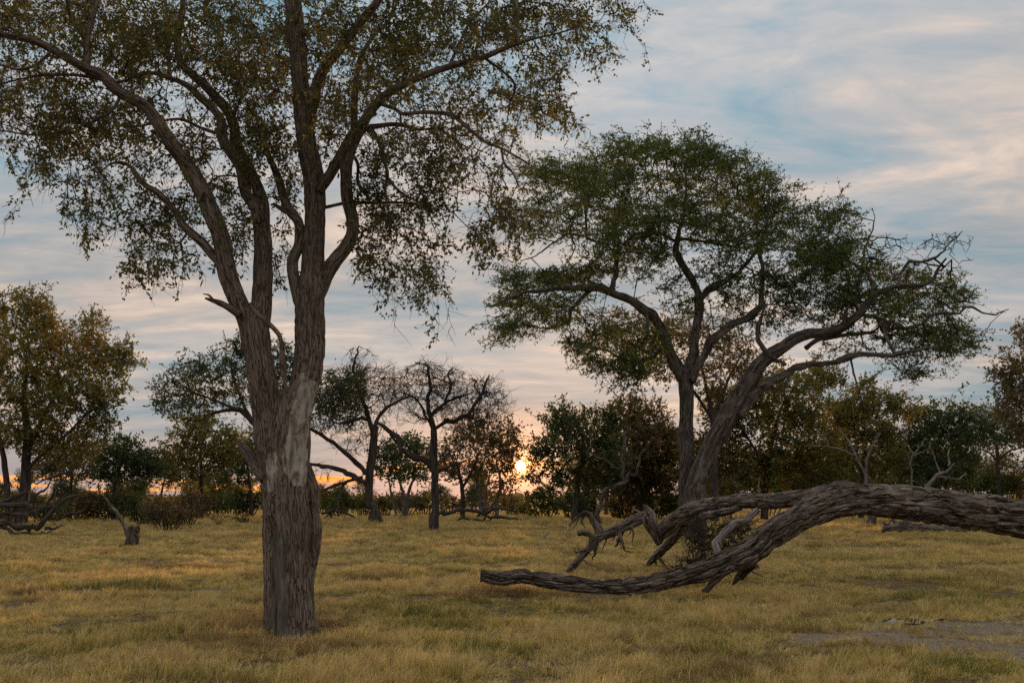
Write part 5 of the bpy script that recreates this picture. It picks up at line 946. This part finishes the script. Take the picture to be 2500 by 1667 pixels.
    def wood(name, label, cat, d, seed, limbs, mat='barkD', twg=None, group=None, nseg=14, wig=.2, kink=.5):
        t = Tree(name, label, cat, limbs[0][0][0], d, group, seed)
        for i, l in enumerate(limbs):
            t.limb(str(i), l, None if i == 0 else '0', (0, t.rng.uniform(-.5, .5)), part='trunk' if i == 0 else 'branch', mat=mat, amp=.2, nseg=nseg, wig=wig, fine=.006, kink=kink)
        if twg:
            for c in twg: t.clump(*c[:4], c[4], depth=1)
            t.grow('twigD' if mat == 'barkD' else 'twigG', None, tip_r=.006, jit=.25, bf=.3, sides=3, exp=.4)
        return t
    wood('fallen_log', 'grey weathered log lying in the grass under the arch of the fallen trunk', 'log', 45, 73,
         [[(2026, 1222, 6), (2036, 1213, 20), (2054, 1209, 28), (2085, 1208, 25), (2134, 1208, 25), (2184, 1212, 20), (2236, 1216, 12), (2270, 1220, 6)], [(2060, 1205, 10), (2056, 1194, 8), (2052, 1186, 3)], [(2050, 1188, 3.5), (2042, 1201, 3.5), (2024, 1212, 1.5)], [(2075, 1200, 8), (2085, 1190, 5), (2100, 1186, 2)], [(2046, 1216, 14), (2034, 1206, 12), (2028, 1198, 4)]], 'barkL', kink=.1)
    wood('tree_stump', 'short upright stump left of the grey log', 'stump', 58, 74, [[(1998, 1207, 20), (1998, 1198, 18), (1998, 1188, 17), (1999, 1184, 12)], [(1999, 1192, 5), (2015, 1188, 3), (2030, 1183, 1.5)]], 'barkD')
    wood('tree_stump', 'broken stump with a long stick leaning left out of it', 'stump', 34.8, 75, [[(304, 1254, 34), (305, 1246, 29), (307, 1230, 25), (309, 1216, 24), (310, 1208, 20)], [(300, 1246, 13), (294, 1229, 12), (277, 1195, 9), (256, 1162, 7), (241, 1143, 4)], [(315, 1222, 9), (318, 1208, 7), (320, 1201, 2)], [(304, 1220, 8), (302, 1206, 3)]], 'barkL', kink=.12)
    wood('fallen_branches', 'dark tangle of fallen dead branches at the left edge', 'branches', 43, 76,
         [[(-60, 1196, 17.6), (0, 1200, 14.9), (30, 1207, 13.5), (55, 1211, 12.2), (85, 1214, 12.2), (105, 1212, 10.8), (124, 1203, 10.8), (134, 1193, 9.5), (133, 1176, 9.5), (126, 1163, 9.5), (109, 1156, 10.8), (80, 1155, 10.8), (55, 1155, 10.8), (0, 1157, 12.2), (-60, 1160, 12.2)],
          [(-40, 1152, 9.5), (0, 1152, 9.5), (26, 1148, 9.5), (46, 1140, 9.5), (58, 1128, 8.1), (71, 1116, 5.4)], [(128, 1168, 8.1), (150, 1150, 6.8), (168, 1134, 6.8), (190, 1140, 2.7)], [(110, 1156, 8.1), (126, 1118, 5.4), (140, 1105, 2.7)], [(104, 1213, 8.1), (128, 1212, 6.8), (143, 1204, 2.7)], [(20, 1205, 6.8), (28, 1185, 6.8), (20, 1170, 5.4), (24, 1158, 5.4)], [(60, 1212, 6.8), (72, 1224, 5.4), (80, 1230, 2.7)], [(80, 1155, 6.8), (82, 1185, 4.1), (80, 1200, 2.7)], [(10, 1204, 6.8), (20, 1222, 5.4), (28, 1230, 2.7)], [(40, 1236, 8.1), (52, 1228, 6.8), (56, 1226, 2.7)], [(84, 1112, 3), (110, 1100, 5), (139, 1090, 6), (165, 1080, 5), (176, 1070, 4), (173, 1052, 2)], [(-20, 1180, 8), (30, 1184, 7), (70, 1178, 6), (100, 1166, 4)], [(60, 1156, 7), (90, 1130, 6), (112, 1118, 4), (120, 1096, 2)], [(130, 1190, 6), (160, 1180, 5), (190, 1172, 4), (205, 1150, 2)], [(0, 1210, 7), (40, 1222, 6), (90, 1226, 4), (120, 1222, 2)], [(20, 1150, 6), (10, 1130, 5), (24, 1108, 3)]],
         'barkD', [(150, 1150, 50, 30, 60), (120, 1190, 60, 26, 50), (40, 1175, 60, 24, 40), (100, 1120, 60, 24, 40)])
    wood('fallen_log', 'long fallen log with broken limbs right of the dead tree', 'log', 68, 77,
         [[(1002, 1184, 6), (1012, 1179, 9), (1036, 1175, 9), (1085, 1174, 9), (1118, 1175, 7), (1140, 1170, 6), (1155, 1168, 5), (1180, 1173, 2)], [(1095, 1186, 5), (1102, 1182, 5), (1116, 1168, 5), (1141, 1149, 2.5)], [(1040, 1195, 4), (1070, 1190, 6), (1100, 1194, 5), (1130, 1188, 3)], [(1110, 1192, 4), (1140, 1186, 7), (1170, 1190, 5), (1198, 1194, 2)], [(1084, 1176, 4), (1083, 1160, 3), (1083, 1148, 2)]],
         'barkD', [(1080, 1188, 45, 10, 26), (1150, 1188, 45, 8, 26)])
    wood('fallen_branches', 'heap of dead branches at the foot of the half-bare acacia', 'branches', 72, 78,
         [[(738, 1180, 5), (755, 1172, 6), (785, 1174, 6), (810, 1186, 4), (816, 1192, 2)], [(745, 1190, 4), (770, 1165, 4), (790, 1140, 3), (800, 1125, 1.5)], [(760, 1192, 4), (760, 1170, 3), (755, 1150, 2)]], 'barkD', [(770, 1170, 40, 18, 30)])
    t = wood('weathered_wood', 'small pale chunk of weathered wood in the grass before the broken limb', 'wood chunk', 38, 79, [[(1236, 1242, 9), (1244, 1234, 12), (1252, 1228, 8), (1259, 1223, 3)], [(1245, 1236, 6), (1252, 1240, 6), (1264, 1242, 3)], [(1282, 1243, 3), (1292, 1239, 5), (1302, 1242, 3)], [(1238, 1242, 5), (1228, 1243, 4), (1215, 1246, 2)]], 'barkG')
    # ash and charcoal left by a small fire on the bare ground
    g = ground_at(2062, 1430); rng = np.random.default_rng(80)
    r = thing('campfire_ash', 'small heap of pale ash and charcoal on the bare ground at right', 'ash', g)
    def blob(n, sx, sy, h, seed):
        a = np.linspace(0, 2 * np.pi, 40, endpoint=False); rr = np.linspace(0, 1, 12); A, R = np.meshgrid(a, rr)
        wob = 1 + .3 * fbm(np.stack([np.cos(A) * 1.5, np.sin(A) * 1.5, A * 0 + seed], -1), seed, 2)
        X, Y = np.cos(A) * R * sx * wob, np.sin(A) * R * sy * wob
        Z = h * np.clip(1 - R ** 1.6, 0, 1) * (1 + .7 * fbm(np.stack([X * 22, Y * 22, X * 0], -1), seed + 3, 3)) + .012 - .03 * R
        idx = np.arange(A.size).reshape(A.shape); q = np.stack([idx[:-1], np.roll(idx[:-1], -1, 1), np.roll(idx[1:], -1, 1), idx[1:]], -1).reshape(-1, 4)
        return np.stack([X, Y, Z], -1).reshape(-1, 3), q
    ma, T = new_mat('ash'); n = T.noise(T.n('ShaderNodeNewGeometry').outputs['Position'], 45, 4, .6)
    finish(T, pbsdf(T, T.ramp(n, [(.35, (.10, .10, .10)), (.5, (.33, .335, .34)), (.65, (.55, .56, .57))]), .95))
    mc, T = new_mat('charcoal'); finish(T, pbsdf(T, (.02, .022, .024), .8))
    V, q = blob(0, .19, .15, .04, 5); link('ash_heap', make_mesh('ash_heap', V, [q], ma), r)
    for k in range(16):
        x, y = rng.normal() * .22 + .08, rng.normal() * .13; L = rng.uniform(.03, .10); an = rng.random() * 6.28
        n_ = 6; C = np.stack([np.linspace(-1, 1, n_) * L * math.cos(an) + x, np.linspace(-1, 1, n_) * L * math.sin(an) + y, np.full(n_, .022) + rng.random(n_) * .006], -1)
        V, q, tr, bk, _, _ = tube(C, np.array([.3, .8, 1, 1, .8, .3]) * rng.uniform(.008, .018), 7, .2, 4, k)
        link('charcoal', make_mesh('charcoal', V, [q, tr], mc), r)
build_fallen()

def build_litter():
    rng = np.random.default_rng(33)
    mt, T = new_mat('dry_litter'); r = T.n('ShaderNodeAttribute', attribute_name='rnd').outputs['Fac']
    finish(T, pbsdf(T, T.ramp(r, [(0, (.10, .055, .03)), (.6, (.24, .14, .065)), (1, (.42, .28, .13))]), .95))
    def blades(c, L, up, w):
        n = len(c); a = rng.random(n) * 6.283; el = np.abs(rng.normal(size=n)) * up
        t = np.stack([np.cos(a) * np.cos(el), np.sin(a) * np.cos(el), np.sin(el)], -1)
        return leaves(c, t, L * (.5 + rng.random(n)), w * (.6 + .8 * rng.random(n)), rng)
    for lab, pts in (('heap of reddish dry grass round the foot of the big tree', [(640, 1452, .16, .10), (672, 1456, .25, .12), (705, 1456, .25, .12), (742, 1450, .3, .12), (765, 1446, .2, .1)]),
                     ('mat of dead brown grass and sticks under the broken tip of the fallen trunk', [(1150, 1352, .3, .2), (1120, 1365, .35, .2), (1085, 1378, .4, .2), (1180, 1372, .3, .15)])):
        C = []; 
        for (x, y, rx, h) in pts:
            g = ground_at(x, y); n = 420; u = rng.normal(size=(n, 3)) * np.array([rx * .6, .14, 0]); u[:, 2] = np.abs(rng.normal(size=n)) * h * .35; C.append(g + u)
        C = np.vstack(C); V, f = blades(C, .13, .5, .006); base = C.mean(0) * [1, 1, 0]
        o = link('dry_grass_heap', make_mesh('dry_grass_heap', V - base, [f], mt, False, {}, {'rnd': rng.random(len(C))})); o.location = base; tag(o, lab, 'dry grass', kind='stuff')
    # thin standing stalks and seed heads through the grass
    n = 5200; y = np.sqrt(rng.random(n) * (60 ** 2 - 7 ** 2) + 49); x = (rng.random(n) * 2 - 1) * .66 * y
    k = (rng.random(n) < np.clip(.4 + .9 * vnoise(np.stack([x * .5, y * .6, x * 0], -1), 61), .05, 1)) & (bareness(x, y) < .5); x, y = x[k], y[k]; n = len(x)
    A = np.stack([x, y, x * 0], -1); h = rng.uniform(.14, .42, n); lean = rng.normal(size=(n, 2)) * .22 * h[:, None]
    Mi = A + np.column_stack([lean * .4, h * .6]); B = A + np.column_stack([lean, h])
    V1, f1 = prisms(A, Mi, np.full(n, .0022), np.full(n, .0018), 3); V2, f2 = prisms(Mi, B, np.full(n, .0018), np.full(n, .0012), 3)
    c = np.repeat(B, 5, 0) - rng.random((n * 5, 1)) * np.array([[0, 0, .05]]); dv = rng.normal(size=c.shape) * .5 + [0, 0, .8]; dv /= np.linalg.norm(dv, axis=1)[:, None]
    V3, f3 = leaves(c, dv, np.full(len(c), .022), np.full(len(c), .006), rng)
    V = np.vstack([V1, V2, V3]); fs = np.vstack([f1, f2 + len(V1), f3 + len(V1) + len(V2)])
    o = link('dry_stalks', make_mesh('dry_stalks', V, [fs], mt, False, {}, {'rnd': .45 + .55 * rng.random(len(fs))})); tag(o, 'thin dry stalks with seed heads standing in the grass', 'dry grass', kind='stuff')
build_litter()
